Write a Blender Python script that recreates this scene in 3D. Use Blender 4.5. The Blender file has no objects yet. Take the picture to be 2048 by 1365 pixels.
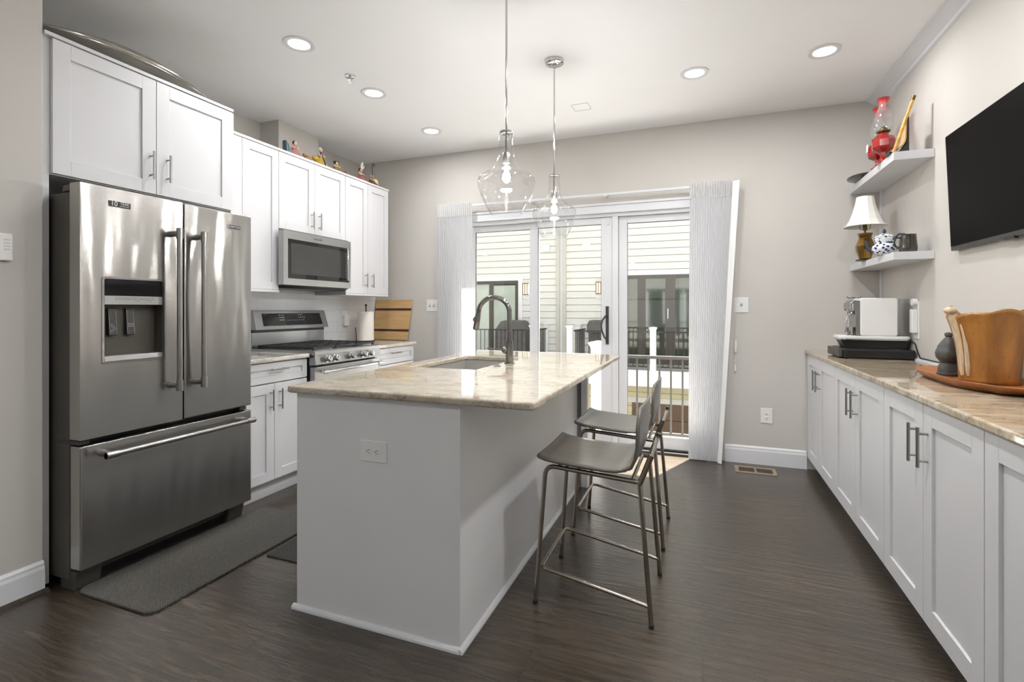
import bpy, bmesh, math, random
from mathutils import Vector, Matrix
random.seed(7)
PI = math.pi
sc = bpy.context.scene
COL = sc.collection

# ------------------------------------------------------------------ camera
cam_d = bpy.data.cameras.new('camera')
cam = bpy.data.objects.new('camera', cam_d)
COL.objects.link(cam)
cam_d.sensor_width = 36.0
cam_d.lens = 996.0 / 2048.0 * 36.0
cam_d.shift_y = -63.5 / 2048.0
cam_d.clip_start = 0.02
cam.location = (0, 0, 1.235)
cam.rotation_euler = (PI / 2, 0, math.atan(381.0 / 996.0))
sc.camera = cam

# ------------------------------------------------------------------ colour management
sc.view_settings.view_transform = 'Standard'
sc.view_settings.look = 'None'
sc.view_settings.exposure = 0.12
sc.view_settings.gamma = 1.0
sc.view_settings.use_curve_mapping = False

# ------------------------------------------------------------------ sky, sun, daylight
w = bpy.data.worlds.new('sky')
sc.world = w
w.use_nodes = True
bg = w.node_tree.nodes['Background']
bg.inputs[0].default_value = (0.90, 0.95, 1.0, 1)
bg.inputs[1].default_value = 1.12


def light(kind, name, loc, energy, color=(1, 1, 1), rot=(0, 0, 0), **kw):
    d = bpy.data.lights.new(name, kind)
    d.energy = energy
    d.color = color
    for k, v in kw.items():
        setattr(d, k, v)
    o = bpy.data.objects.new(name, d)
    COL.objects.link(o)
    o.location = loc
    o.rotation_euler = rot
    return o


SUN_DIR = Vector((-0.38 * math.cos(math.radians(68)), -0.925 * math.cos(math.radians(68)), -math.sin(math.radians(68))))
sun = light('SUN', 'sun', (0, 6, 8), 70.0, (1.0, 0.97, 0.92), angle=0.01)
sun.rotation_euler = SUN_DIR.to_track_quat('-Z', 'Y').to_euler()
CAN_POWER = 7.0
ADDED_MID_POWER = 19.0  # unseen downlights added to light the stool side of the island
ADDED_REAR_POWER = 8.5  # unseen downlights added behind the camera as fill
BULB_POWER = 18.5
WARM = (0.985, 0.99, 1.0)


# ------------------------------------------------------------------ helpers: materials
def L(r, g, b):
    def f(c):
        c = c / 255.0
        return c / 12.92 if c <= 0.04045 else ((c + 0.055) / 1.055) ** 2.4
    return (f(r), f(g), f(b), 1.0)


def nodes(name):
    m = bpy.data.materials.new(name)
    m.use_nodes = True
    nt = m.node_tree
    return m, nt, nt.nodes['Principled BSDF'], nt.nodes['Material Output']


def N(nt, kind, **kw):
    n = nt.nodes.new(kind)
    for k, v in kw.items():
        if k in n.inputs:
            n.inputs[k].default_value = v
        else:
            setattr(n, k, v)
    return n


def noise_col(nt, c1, c2, scale, vec=None, detail=4.0, lo=0.35, hi=0.65, stretch=None):
    tc = nt.nodes.new('ShaderNodeTexCoord')
    mp = nt.nodes.new('ShaderNodeMapping')
    mp.inputs['Scale'].default_value = stretch or (1, 1, 1)
    nt.links.new(tc.outputs['Object'], mp.inputs[0])
    nz = N(nt, 'ShaderNodeTexNoise', Scale=scale, Detail=detail)
    nt.links.new(mp.outputs[0], nz.inputs['Vector'])
    rp = nt.nodes.new('ShaderNodeValToRGB')
    rp.color_ramp.elements[0].position = lo
    rp.color_ramp.elements[1].position = hi
    rp.color_ramp.elements[0].color = c1
    rp.color_ramp.elements[1].color = c2
    nt.links.new(nz.outputs[0], rp.inputs[0])
    return rp, nz, mp


def mat(name, col, rough=0.5, metal=0.0, var=0.04, scale=6.0, bump=0.0, bscale=200.0, stretch=None, coat=0.0, spec=None, emit=None, estr=0.0):
    m, nt, p, out = nodes(name)
    c2 = tuple(min(1, c * (1 + var)) for c in col[:3]) + (1,)
    c1 = tuple(c * (1 - var) for c in col[:3]) + (1,)
    rp, nz, mp = noise_col(nt, c1, c2, scale, stretch=stretch)
    nt.links.new(rp.outputs[0], p.inputs['Base Color'])
    p.inputs['Roughness'].default_value = rough
    p.inputs['Metallic'].default_value = metal
    p.inputs['Coat Weight'].default_value = coat
    if spec is not None:
        p.inputs['Specular IOR Level'].default_value = spec
    if emit:
        p.inputs['Emission Color'].default_value = emit
        p.inputs['Emission Strength'].default_value = estr
    if bump:
        nb = N(nt, 'ShaderNodeTexNoise', Scale=bscale, Detail=3.0)
        nt.links.new(mp.outputs[0], nb.inputs['Vector'])
        b = N(nt, 'ShaderNodeBump', Strength=bump, Distance=0.002)
        nt.links.new(nb.outputs[0], b.inputs['Height'])
        nt.links.new(b.outputs[0], p.inputs['Normal'])
    return m


MT = {}
MT['wall'] = mat('greige_wall_paint', L(203, 199, 193), 0.65, var=0.012, scale=2.0, bump=0.05, bscale=300)
MT['ceiling'] = mat('ceiling_paint', L(246, 246, 247), 0.75, var=0.01, scale=2.0)
MT['trim'] = mat('white_trim_paint', L(222, 223, 226), 0.35, var=0.01, scale=3)
MT['cab'] = mat('white_cabinet_lacquer', L(216, 216, 218), 0.38, var=0.01, scale=3)
MT['isl'] = mat('island_white_panel', L(231, 231, 232), 0.42, var=0.01, scale=3)
MT['plastic'] = mat('white_plastic', L(235, 235, 233), 0.35, var=0.01)
MT['slot'] = mat('dark_slot', L(60, 60, 62), 0.6)
MT['nickel'] = mat('brushed_nickel', L(165, 163, 160), 0.3, 1.0, var=0.03, scale=40)
MT['chrome'] = mat('polished_chrome', L(205, 205, 207), 0.08, 1.0, var=0.02)
MT['dchrome'] = mat('dark_polished_nickel', L(150, 148, 144), 0.12, 1.0, var=0.03)
MT['stoolmetal'] = mat('warm_nickel_tube', L(165, 155, 143), 0.2, 1.0, var=0.05, scale=15)
MT['black'] = mat('black_plastic', L(24, 24, 25), 0.35, var=0.1)
MT['blackgloss'] = mat('black_glass', L(10, 10, 12), 0.06, var=0.1)
MT['tvscreen'] = mat('matt_black_screen', L(3, 3, 3), 0.45, var=0.1, spec=0.06)
MT['dgrey'] = mat('dark_grey_metal', L(66, 65, 63), 0.4, 0.3, var=0.08)
MT['fridgeside'] = mat('fridge_side_grey', L(88, 84, 78), 0.45, 0.4, var=0.05)
MT['iron'] = mat('cast_iron', L(52, 52, 53), 0.55, 0.2, var=0.1, bump=0.3, bscale=300)
MT['cream'] = mat('lapped_siding_cream', L(234, 234, 229), 0.7, var=0.015, scale=3, stretch=(1, 1, 8))
MT['mass_dark'] = mat('unseen_mass_dark_grey', L(72, 72, 72), 0.85, var=0.15, scale=6)  # for the unseen house masses, kept dark to cut sun bounce
MT['tan'] = mat('lapped_siding_tan', L(226, 217, 180), 0.7, var=0.02, scale=3, stretch=(1, 1, 8))
MT['bandwhite'] = mat('outdoor_white_board', L(246, 247, 250), 0.5, var=0.01)
MT['bronze'] = mat('dark_bronze_frame', L(84, 79, 72), 0.5, var=0.05)
MT['rail'] = mat('dark_bronze_rail', L(42, 39, 36), 0.6, 0.0, var=0.05)
MT['garage'] = mat('brown_garage_door', L(118, 94, 76), 0.6, var=0.1, scale=4, stretch=(10, 1, 1))
MT['concrete'] = mat('pale_concrete', L(205, 203, 198), 0.8, var=0.05, scale=3)
MT['asphalt'] = mat('courtyard_asphalt', L(132, 130, 126), 0.85, var=0.08, scale=2)
MT['deckboard'] = mat('grey_composite_deck', L(178, 175, 170), 0.7, var=0.06, scale=3, stretch=(1, 20, 1))
MT['grillcover'] = mat('grey_canvas_cover', L(98, 98, 96), 0.85, var=0.12, scale=5, bump=0.3, bscale=60)
MT['red_glass'] = mat('red_painted_glass', L(150, 24, 20), 0.12, var=0.1, scale=10, coat=0.6)
MT['brass'] = mat('aged_brass', L(148, 116, 60), 0.2, 1.0, var=0.3, scale=9)
MT['darkbrass'] = mat('antique_burner_brass', L(110, 92, 62), 0.4, 0.9, var=0.3, scale=40)
MT['shade'] = mat('ivory_lamp_shade', L(240, 236, 230), 0.8, var=0.01)
MT['pewter'] = mat('dark_pewter_glaze', L(56, 54, 46), 0.25, 0.1, var=0.15, scale=14, coat=0.4)
MT['silver'] = mat('polished_silver', L(150, 147, 140), 0.12, 1.0, var=0.1, scale=6)
MT['woodtray'] = mat('orange_brown_carved_wood', L(152, 92, 46), 0.4, var=0.22, scale=7, stretch=(1, 5, 3), bump=0.2, bscale=30)
MT['bark'] = mat('pale_sapwood', L(202, 180, 148), 0.6, var=0.22, scale=16, stretch=(4, 4, 0.7), bump=0.6, bscale=30)
MT['stone'] = mat('carved_grey_stone', L(72, 72, 69), 0.6, var=0.3, scale=22, bump=0.7, bscale=50)
MT['paper'] = mat('paper_towel', L(238, 232, 224), 0.9, var=0.02, bump=0.3, bscale=80)
MT['stoolseat'] = mat('grey_stained_seat_ply', L(100, 95, 88), 0.33, var=0.1, scale=5, stretch=(1, 5, 1), coat=0.25)
MT['sconceglow'] = mat('sconce_glass', L(255, 236, 205), 0.4, emit=L(255, 224, 180), estr=1.1)
MT['canglow'] = mat('downlight_diffuser', L(255, 250, 240), 0.4, emit=(1.0, 0.95, 0.84, 1), estr=4.0)
MT['filament'] = mat('glowing_bulb_core', L(255, 244, 225), 0.4, emit=(1.0, 0.88, 0.68, 1), estr=14.0)
MT['greyside'] = mat('grey_downspout', L(204, 203, 196), 0.6, var=0.02)
MT['sage'] = mat('drawn_blind_sage', L(188, 198, 186), 0.6, var=0.05, scale=3)
MT['navy'] = mat('navy_printed_face', L(40, 44, 66), 0.5)
MT['white_ink'] = mat('printed_white_marks', L(225, 225, 222), 0.5)
MT['dark_ink'] = mat('printed_dark_marks', L(45, 45, 47), 0.5)
MT['sunfloor'] = MT['concrete']


def m_floor():
    m, nt, p, out = nodes('dark_oak_planks')
    tc = nt.nodes.new('ShaderNodeTexCoord')
    br = N(nt, 'ShaderNodeTexBrick', Scale=1.0)
    br.offset = 0.37
    br.inputs['Brick Width'].default_value = 1.55
    br.inputs['Row Height'].default_value = 0.19
    br.inputs['Mortar Size'].default_value = 0.0011
    br.inputs['Mortar Smooth'].default_value = 0.2
    br.inputs['Color1'].default_value = (0.25, 0.25, 0.25, 1)
    br.inputs['Color2'].default_value = (0.75, 0.75, 0.75, 1)
    br.inputs['Mortar'].default_value = (0.5, 0.5, 0.5, 1)
    nt.links.new(tc.outputs['Object'], br.inputs['Vector'])
    mp = nt.nodes.new('ShaderNodeMapping')
    mp.inputs['Scale'].default_value = (1.7, 17.0, 1.0)
    nt.links.new(tc.outputs['Object'], mp.inputs[0])
    # shift the grain from plank to plank
    ad = N(nt, 'ShaderNodeVectorMath', operation='MULTIPLY_ADD')
    ad.inputs[1].default_value = (9, 9, 9)
    nt.links.new(br.outputs['Color'], ad.inputs[0])
    nt.links.new(mp.outputs[0], ad.inputs[2])
    g = N(nt, 'ShaderNodeTexNoise', Scale=2.6, Detail=9.0, Roughness=0.62, Distortion=0.7)
    nt.links.new(ad.outputs[0], g.inputs['Vector'])
    rp = nt.nodes.new('ShaderNodeValToRGB')
    e = rp.color_ramp.elements
    e[0].position = 0.28
    e[0].color = L(50, 43, 35)
    e[1].position = 0.70
    e[1].color = L(86, 76, 65)
    nt.links.new(g.outputs[0], rp.inputs[0])
    hv = N(nt, 'ShaderNodeMixRGB', blend_type='MULTIPLY')
    hv.inputs[0].default_value = 0.42
    sc2 = N(nt, 'ShaderNodeMixRGB', blend_type='ADD')
    sc2.inputs[0].default_value = 1.0
    sc2.inputs[2].default_value = (0.3, 0.3, 0.3, 1)
    nt.links.new(br.outputs['Color'], sc2.inputs[1])
    nt.links.new(rp.outputs[0], hv.inputs[1])
    nt.links.new(sc2.outputs[0], hv.inputs[2])
    mm = N(nt, 'ShaderNodeMixRGB', blend_type='MIX')
    nt.links.new(br.outputs['Fac'], mm.inputs[0])
    nt.links.new(hv.outputs[0], mm.inputs[1])
    mm.inputs[2].default_value = L(34, 28, 22)
    nt.links.new(mm.outputs[0], p.inputs['Base Color'])
    # scraped relief: short ripples along the board + fine grain
    mp2 = nt.nodes.new('ShaderNodeMapping')
    mp2.inputs['Scale'].default_value = (1.6, 11.0, 1.0)
    nt.links.new(tc.outputs['Object'], mp2.inputs[0])
    wv = N(nt, 'ShaderNodeTexNoise', Scale=5.0, Detail=3.0, Distortion=0.6)
    nt.links.new(mp2.outputs[0], wv.inputs['Vector'])
    ma = N(nt, 'ShaderNodeMath', operation='MULTIPLY_ADD')
    ma.inputs[1].default_value = 0.6
    nt.links.new(g.outputs[0], ma.inputs[0])
    nt.links.new(wv.outputs[0], ma.inputs[2])
    mb = N(nt, 'ShaderNodeMath', operation='SUBTRACT')
    nt.links.new(ma.outputs[0], mb.inputs[0])
    nt.links.new(br.outputs['Fac'], mb.inputs[1])
    b = N(nt, 'ShaderNodeBump', Strength=0.5, Distance=0.0035)
    nt.links.new(mb.outputs[0], b.inputs['Height'])
    nt.links.new(b.outputs[0], p.inputs['Normal'])
    p.inputs['Roughness'].default_value = 0.25
    p.inputs['Specular IOR Level'].default_value = 0.9
    return m


def m_quartz(name, base, patch, vein, stretch, veinw=0.030):
    m, nt, p, out = nodes(name)
    tc = nt.nodes.new('ShaderNodeTexCoord')
    mp = nt.nodes.new('ShaderNodeMapping')
    mp.inputs['Scale'].default_value = stretch
    nt.links.new(tc.outputs['Object'], mp.inputs[0])
    n1 = N(nt, 'ShaderNodeTexNoise', Scale=5.0, Detail=5.0, Roughness=0.6, Distortion=1.2)
    nt.links.new(mp.outputs[0], n1.inputs['Vector'])
    r1 = nt.nodes.new('ShaderNodeValToRGB')
    r1.color_ramp.elements[0].position = 0.38
    r1.color_ramp.elements[0].color = base
    r1.color_ramp.elements[1].position = 0.66
    r1.color_ramp.elements[1].color = patch
    nt.links.new(n1.outputs[0], r1.inputs[0])
    n2 = N(nt, 'ShaderNodeTexNoise', Scale=9.0, Detail=7.0, Roughness=0.68, Distortion=2.2)
    nt.links.new(mp.outputs[0], n2.inputs['Vector'])
    s = N(nt, 'ShaderNodeMath', operation='SUBTRACT')
    s.inputs[1].default_value = 0.5
    nt.links.new(n2.outputs[0], s.inputs[0])
    a = N(nt, 'ShaderNodeMath', operation='ABSOLUTE')
    nt.links.new(s.outputs[0], a.inputs[0])
    r2 = nt.nodes.new('ShaderNodeValToRGB')
    r2.color_ramp.elements[0].position = 0.0
    r2.color_ramp.elements[0].color = (1, 1, 1, 1)
    r2.color_ramp.elements[1].position = veinw
    r2.color_ramp.elements[1].color = (0, 0, 0, 1)
    nt.links.new(a.outputs[0], r2.inputs[0])
    n3 = N(nt, 'ShaderNodeTexNoise', Scale=3.5, Detail=2.0)
    nt.links.new(mp.outputs[0], n3.inputs['Vector'])
    r3 = nt.nodes.new('ShaderNodeValToRGB')
    r3.color_ramp.elements[0].position = 0.46
    r3.color_ramp.elements[1].position = 0.62
    nt.links.new(n3.outputs[0], r3.inputs[0])
    mu = N(nt, 'ShaderNodeMath', operation='MULTIPLY')
    nt.links.new(r2.outputs[0], mu.inputs[0])
    nt.links.new(r3.outputs[0], mu.inputs[1])
    mx = N(nt, 'ShaderNodeMixRGB')
    nt.links.new(mu.outputs[0], mx.inputs[0])
    nt.links.new(r1.outputs[0], mx.inputs[1])
    mx.inputs[2].default_value = vein
    nt.links.new(mx.outputs[0], p.inputs['Base Color'])
    p.inputs['Roughness'].default_value = 0.035
    p.inputs['IOR'].default_value = 1.75
    return m


def m_steel(name, col, axis, rough=0.27, wob=0.02):
    """brushed stainless; axis = direction of the brushing lines"""
    m, nt, p, out = nodes(name)
    st = {'y': (40, 1.0, 400), 'z': (400, 400, 1.0)}[axis]
    rp, nz, mp = noise_col(nt, tuple(c * 0.93 for c in col[:3]) + (1,), col, 2.0, stretch=st)
    nt.links.new(rp.outputs[0], p.inputs['Base Color'])
    p.inputs['Metallic'].default_value = 1.0
    p.inputs['Roughness'].default_value = rough
    p.inputs['Anisotropic'].default_value = 0.8
    p.inputs['Anisotropic Rotation'].default_value = 0.25
    tg = N(nt, 'ShaderNodeTangent', direction_type='RADIAL', axis='Z')
    nt.links.new(tg.outputs[0], p.inputs['Tangent'])
    tc = nt.nodes.new('ShaderNodeTexCoord')
    big = N(nt, 'ShaderNodeTexNoise', Scale=2.6, Detail=1.0)
    mpb = nt.nodes.new('ShaderNodeMapping')
    mpb.inputs['Scale'].default_value = (1.0, 3.2, 0.7)
    nt.links.new(tc.outputs['Object'], mpb.inputs[0])
    nt.links.new(mpb.outputs[0], big.inputs['Vector'])
    b1 = N(nt, 'ShaderNodeBump', Strength=0.6, Distance=wob)
    nt.links.new(big.outputs[0], b1.inputs['Height'])
    b2 = N(nt, 'ShaderNodeBump', Strength=0.15, Distance=0.0006)
    nt.links.new(nz.outputs[0], b2.inputs['Height'])
    nt.links.new(b1.outputs[0], b2.inputs['Normal'])
    nt.links.new(b2.outputs[0], p.inputs['Normal'])
    return m


def m_pane(name, tint=(1, 1, 1, 1), base=0.05, rough=0.0, boost=0.8):
    m, nt, p, out = nodes(name)
    nt.nodes.remove(p)
    tr = N(nt, 'ShaderNodeBsdfTransparent', Color=tint)
    gl = N(nt, 'ShaderNodeBsdfGlossy', Roughness=rough)
    lw = N(nt, 'ShaderNodeLayerWeight', Blend=0.5)
    pw = N(nt, 'ShaderNodeMath', operation='POWER')
    pw.inputs[1].default_value = 4.0
    nt.links.new(lw.outputs['Facing'], pw.inputs[0])
    mu = N(nt, 'ShaderNodeMath', operation='MULTIPLY_ADD', use_clamp=True)
    mu.inputs[1].default_value = boost
    mu.inputs[2].default_value = base
    nt.links.new(pw.outputs[0], mu.inputs[0])
    mx = nt.nodes.new('ShaderNodeMixShader')
    nt.links.new(mu.outputs[0], mx.inputs[0])
    nt.links.new(tr.outputs[0], mx.inputs[1])
    nt.links.new(gl.outputs[0], mx.inputs[2])
    nt.links.new(mx.outputs[0], out.inputs[0])
    return m


def m_sheer(name, col, transp, transl):
    m, nt, p, out = nodes(name)
    rp, nz, mp = noise_col(nt, tuple(c * 0.97 for c in col[:3]) + (1,), col, 3.0)
    p.inputs['Roughness'].default_value = 0.8
    nt.links.new(rp.outputs[0], p.inputs['Base Color'])
    tl = N(nt, 'ShaderNodeBsdfTranslucent', Color=col)
    tr = N(nt, 'ShaderNodeBsdfTransparent')
    m1 = nt.nodes.new('ShaderNodeMixShader')
    m1.inputs[0].default_value = transl
    nt.links.new(p.outputs[0], m1.inputs[1])
    nt.links.new(tl.outputs[0], m1.inputs[2])
    m2 = nt.nodes.new('ShaderNodeMixShader')
    m2.inputs[0].default_value = transp
    nt.links.new(m1.outputs[0], m2.inputs[1])
    nt.links.new(tr.outputs[0], m2.inputs[2])
    nt.links.new(m2.outputs[0], out.inputs[0])
    return m


def m_tile():
    m, nt, p, out = nodes('white_subway_tile')
    tc = nt.nodes.new('ShaderNodeTexCoord')
    sx = nt.nodes.new('ShaderNodeSeparateXYZ')
    cx = nt.nodes.new('ShaderNodeCombineXYZ')
    nt.links.new(tc.outputs['Object'], sx.inputs[0])
    nt.links.new(sx.outputs['Y'], cx.inputs['X'])
    nt.links.new(sx.outputs['Z'], cx.inputs['Y'])
    br = N(nt, 'ShaderNodeTexBrick', Scale=1.0)
    br.inputs['Brick Width'].default_value = 0.305
    br.inputs['Row Height'].default_value = 0.102
    br.inputs['Mortar Size'].default_value = 0.0018
    br.inputs['Color1'].default_value = L(222, 223, 226)
    br.inputs['Color2'].default_value = L(226, 227, 229)
    br.inputs['Mortar'].default_value = L(206, 207, 210)
    nt.links.new(cx.outputs[0], br.inputs['Vector'])
    nt.links.new(br.outputs['Color'], p.inputs['Base Color'])
    b = N(nt, 'ShaderNodeBump', Strength=0.3, Distance=0.001)
    b.invert = True
    nt.links.new(br.outputs['Fac'], b.inputs['Height'])
    nt.links.new(b.outputs[0], p.inputs['Normal'])
    p.inputs['Roughness'].default_value = 0.15
    return m


def m_mat(name, c1, c2, sc_, ang):
    """woven kitchen mat: two crossed wave patterns"""
    m, nt, p, out = nodes(name)
    tc = nt.nodes.new('ShaderNodeTexCoord')
    mp = nt.nodes.new('ShaderNodeMapping')
    mp.inputs['Rotation'].default_value = (0, 0, ang)
    mp.inputs['Scale'].default_value = (sc_, sc_, sc_)
    nt.links.new(tc.outputs['Object'], mp.inputs[0])
    ck = N(nt, 'ShaderNodeTexBrick', Scale=1.0)
    ck.inputs['Brick Width'].default_value = 1.6
    ck.inputs['Row Height'].default_value = 0.55
    ck.inputs['Mortar Size'].default_value = 0.14
    ck.inputs['Mortar Smooth'].default_value = 1.0
    ck.inputs['Color1'].default_value = c2
    ck.inputs['Color2'].default_value = tuple(0.75 * c for c in c2[:3]) + (1,)
    ck.inputs['Mortar'].default_value = c1
    nt.links.new(mp.outputs[0], ck.inputs['Vector'])
    nz = N(nt, 'ShaderNodeTexNoise', Scale=3.0, Detail=2.0)
    nt.links.new(mp.outputs[0], nz.inputs['Vector'])
    mx = N(nt, 'ShaderNodeMixRGB', blend_type='MULTIPLY')
    mx.inputs[0].default_value = 0.55
    nt.links.new(ck.outputs['Color'], mx.inputs[1])
    nt.links.new(nz.outputs[0], mx.inputs[2])
    nt.links.new(mx.outputs[0], p.inputs['Base Color'])
    b = N(nt, 'ShaderNodeBump', Strength=0.7, Distance=0.002)
    b.invert = True
    nt.links.new(ck.outputs['Fac'], b.inputs['Height'])
    nt.links.new(b.outputs[0], p.inputs['Normal'])
    p.inputs['Roughness'].default_value = 0.8
    return m


def m_bowl():
    m, nt, p, out = nodes('honey_varnished_teak')
    rp, nz, mp = noise_col(nt, L(122, 78, 28), L(176, 122, 58), 4.0, stretch=(3, 3, 0.8), detail=6)
    n2 = N(nt, 'ShaderNodeTexVoronoi', Scale=26.0)
    nt.links.new(mp.outputs[0], n2.inputs['Vector'])
    r2 = nt.nodes.new('ShaderNodeValToRGB')
    r2.color_ramp.elements[0].position = 0.05
    r2.color_ramp.elements[0].color = L(110, 70, 30)
    r2.color_ramp.elements[1].position = 0.13
    r2.color_ramp.elements[1].color = (1, 1, 1, 1)
    nt.links.new(n2.outputs['Distance'], r2.inputs[0])
    mx = N(nt, 'ShaderNodeMixRGB', blend_type='MULTIPLY')
    mx.inputs[0].default_value = 0.8
    nt.links.new(rp.outputs[0], mx.inputs[1])
    nt.links.new(r2.outputs[0], mx.inputs[2])
    nt.links.new(mx.outputs[0], p.inputs['Base Color'])
    p.inputs['Roughness'].default_value = 0.35
    p.inputs['Coat Weight'].default_value = 0.3
    return m


def m_delft():
    m, nt, p, out = nodes('blue_and_white_glaze')
    tc = nt.nodes.new('ShaderNodeTexCoord')
    mp = nt.nodes.new('ShaderNodeMapping')
    mp.inputs['Scale'].default_value = (1, 1, 1)
    nt.links.new(tc.outputs['Object'], mp.inputs[0])
    v = N(nt, 'ShaderNodeTexVoronoi', Scale=55.0)
    nt.links.new(mp.outputs[0], v.inputs['Vector'])
    r = nt.nodes.new('ShaderNodeValToRGB')
    r.color_ramp.elements[0].position = 0.36
    r.color_ramp.elements[0].color = L(36, 52, 96)
    r.color_ramp.elements[1].position = 0.46
    r.color_ramp.elements[1].color = L(225, 226, 228)
    nt.links.new(v.outputs['Distance'], r.inputs[0])
    nt.links.new(r.outputs[0], p.inputs['Base Color'])
    p.inputs['Roughness'].default_value = 0.15
    return m


def m_redfade():
    """oil lamp chimney: clear glass that turns red towards its rim"""
    m, nt, p, out = nodes('chimney_glass_red_rim')
    nt.nodes.remove(p)
    tc = nt.nodes.new('ShaderNodeTexCoord')
    sx = nt.nodes.new('ShaderNodeSeparateXYZ')
    nt.links.new(tc.outputs['Object'], sx.inputs[0])
    mr = N(nt, 'ShaderNodeMapRange')
    mr.inputs['From Min'].default_value = 0.30
    mr.inputs['From Max'].default_value = 0.385
    nt.links.new(sx.outputs['Z'], mr.inputs['Value'])
    cr = nt.nodes.new('ShaderNodeValToRGB')
    cr.color_ramp.elements[0].color = (0.93, 0.93, 0.93, 1)
    cr.color_ramp.elements[1].color = (0.60, 0.05, 0.04, 1)
    nt.links.new(mr.outputs[0], cr.inputs[0])
    tr = nt.nodes.new('ShaderNodeBsdfTransparent')
    nt.links.new(cr.outputs[0], tr.inputs[0])
    df = nt.nodes.new('ShaderNodeBsdfDiffuse')
    nt.links.new(cr.outputs[0], df.inputs[0])
    gl = N(nt, 'ShaderNodeBsdfGlossy', Roughness=0.02)
    mm = N(nt, 'ShaderNodeMath', operation='MULTIPLY_ADD')
    mm.inputs[1].default_value = 0.45
    mm.inputs[2].default_value = 0.06
    nt.links.new(mr.outputs[0], mm.inputs[0])
    a = nt.nodes.new('ShaderNodeMixShader')
    nt.links.new(mm.outputs[0], a.inputs[0])
    nt.links.new(tr.outputs[0], a.inputs[1])
    nt.links.new(df.outputs[0], a.inputs[2])
    lw = N(nt, 'ShaderNodeLayerWeight', Blend=0.5)
    pw = N(nt, 'ShaderNodeMath', operation='POWER')
    pw.inputs[1].default_value = 3.0
    nt.links.new(lw.outputs['Facing'], pw.inputs[0])
    m5 = N(nt, 'ShaderNodeMath', operation='MULTIPLY_ADD', use_clamp=True)
    m5.inputs[1].default_value = 0.6
    m5.inputs[2].default_value = 0.06
    nt.links.new(pw.outputs[0], m5.inputs[0])
    b = nt.nodes.new('ShaderNodeMixShader')
    nt.links.new(m5.outputs[0], b.inputs[0])
    nt.links.new(a.outputs[0], b.inputs[1])
    nt.links.new(gl.outputs[0], b.inputs[2])
    nt.links.new(b.outputs[0], out.inputs[0])
    return m


MT['floor'] = m_floor()
MT['quartz'] = m_quartz('cream_veined_quartz', L(196, 186, 170), L(178, 165, 145), L(100, 89, 76), (2.0, 3.2, 3.2))
MT['quartz_r'] = m_quartz('tan_streaked_quartz', L(192, 180, 162), L(164, 142, 110), L(84, 76, 66), (1.0, 4.0, 4.0), 0.036)
MT['quartz_l'] = m_quartz('grey_veined_quartz', L(218, 214, 208), L(196, 190, 180), L(120, 114, 106), (1, 1.6, 1.6))
MT['steel'] = m_steel('brushed_stainless_steel', L(180, 178, 175), 'y', 0.23, 0.016)
MT['steel_plain'] = m_steel('satin_stainless_steel', L(168, 168, 168), 'y', 0.3, 0.003)
MT['pane'] = m_pane('window_glass', (0.985, 0.992, 0.987, 1), 0.03, 0.0, 0.7)
MT['farpane'] = mat('far_window_glass', L(62, 70, 58), 0.06, var=0.4, scale=1.4, stretch=(1.5, 1, 0.6), coat=0.3)
MT['glass'] = m_pane('clear_blown_glass', (0.97, 0.97, 0.97, 1), 0.07, 0.0, 0.85)
MT['tank'] = m_pane('smoked_tank_plastic', (0.80, 0.80, 0.81, 1), 0.08, 0.05, 0.5)
MT['sheer'] = m_sheer('sheer_white_pleats', L(226, 227, 229), 0.02, 0.5)
MT['sheerband'] = m_sheer('dense_white_band', L(242, 242, 242), 0.02, 0.4)
MT['tile'] = m_tile()
MT['matA'] = m_mat('grey_woven_mat', L(48, 46, 44), L(126, 123, 117), 95.0, 0.6)
MT['matB'] = m_mat('dark_ribbed_mat', L(40, 39, 38), L(86, 84, 82), 80.0, 0.0)
MT['bowl'] = m_bowl()
MT['delft'] = m_delft()
MT['chimney'] = m_redfade()
MT['maple'] = mat('maple_board', L(206, 168, 118), 0.45, var=0.10, scale=5, stretch=(1, 1, 8))
MT['walnut'] = mat('walnut_strip', L(70, 40, 28), 0.45, var=0.1, scale=6)
MT['bamboo'] = mat('mottled_bamboo', L(208, 158, 72), 0.4, var=0.35, scale=60, stretch=(1, 1, 1))

# ------------------------------------------------------------------ helpers: geometry
ORG = {}


def rootorg(o):
    return ORG.get(o.name, Vector((0, 0, 0)))


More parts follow.
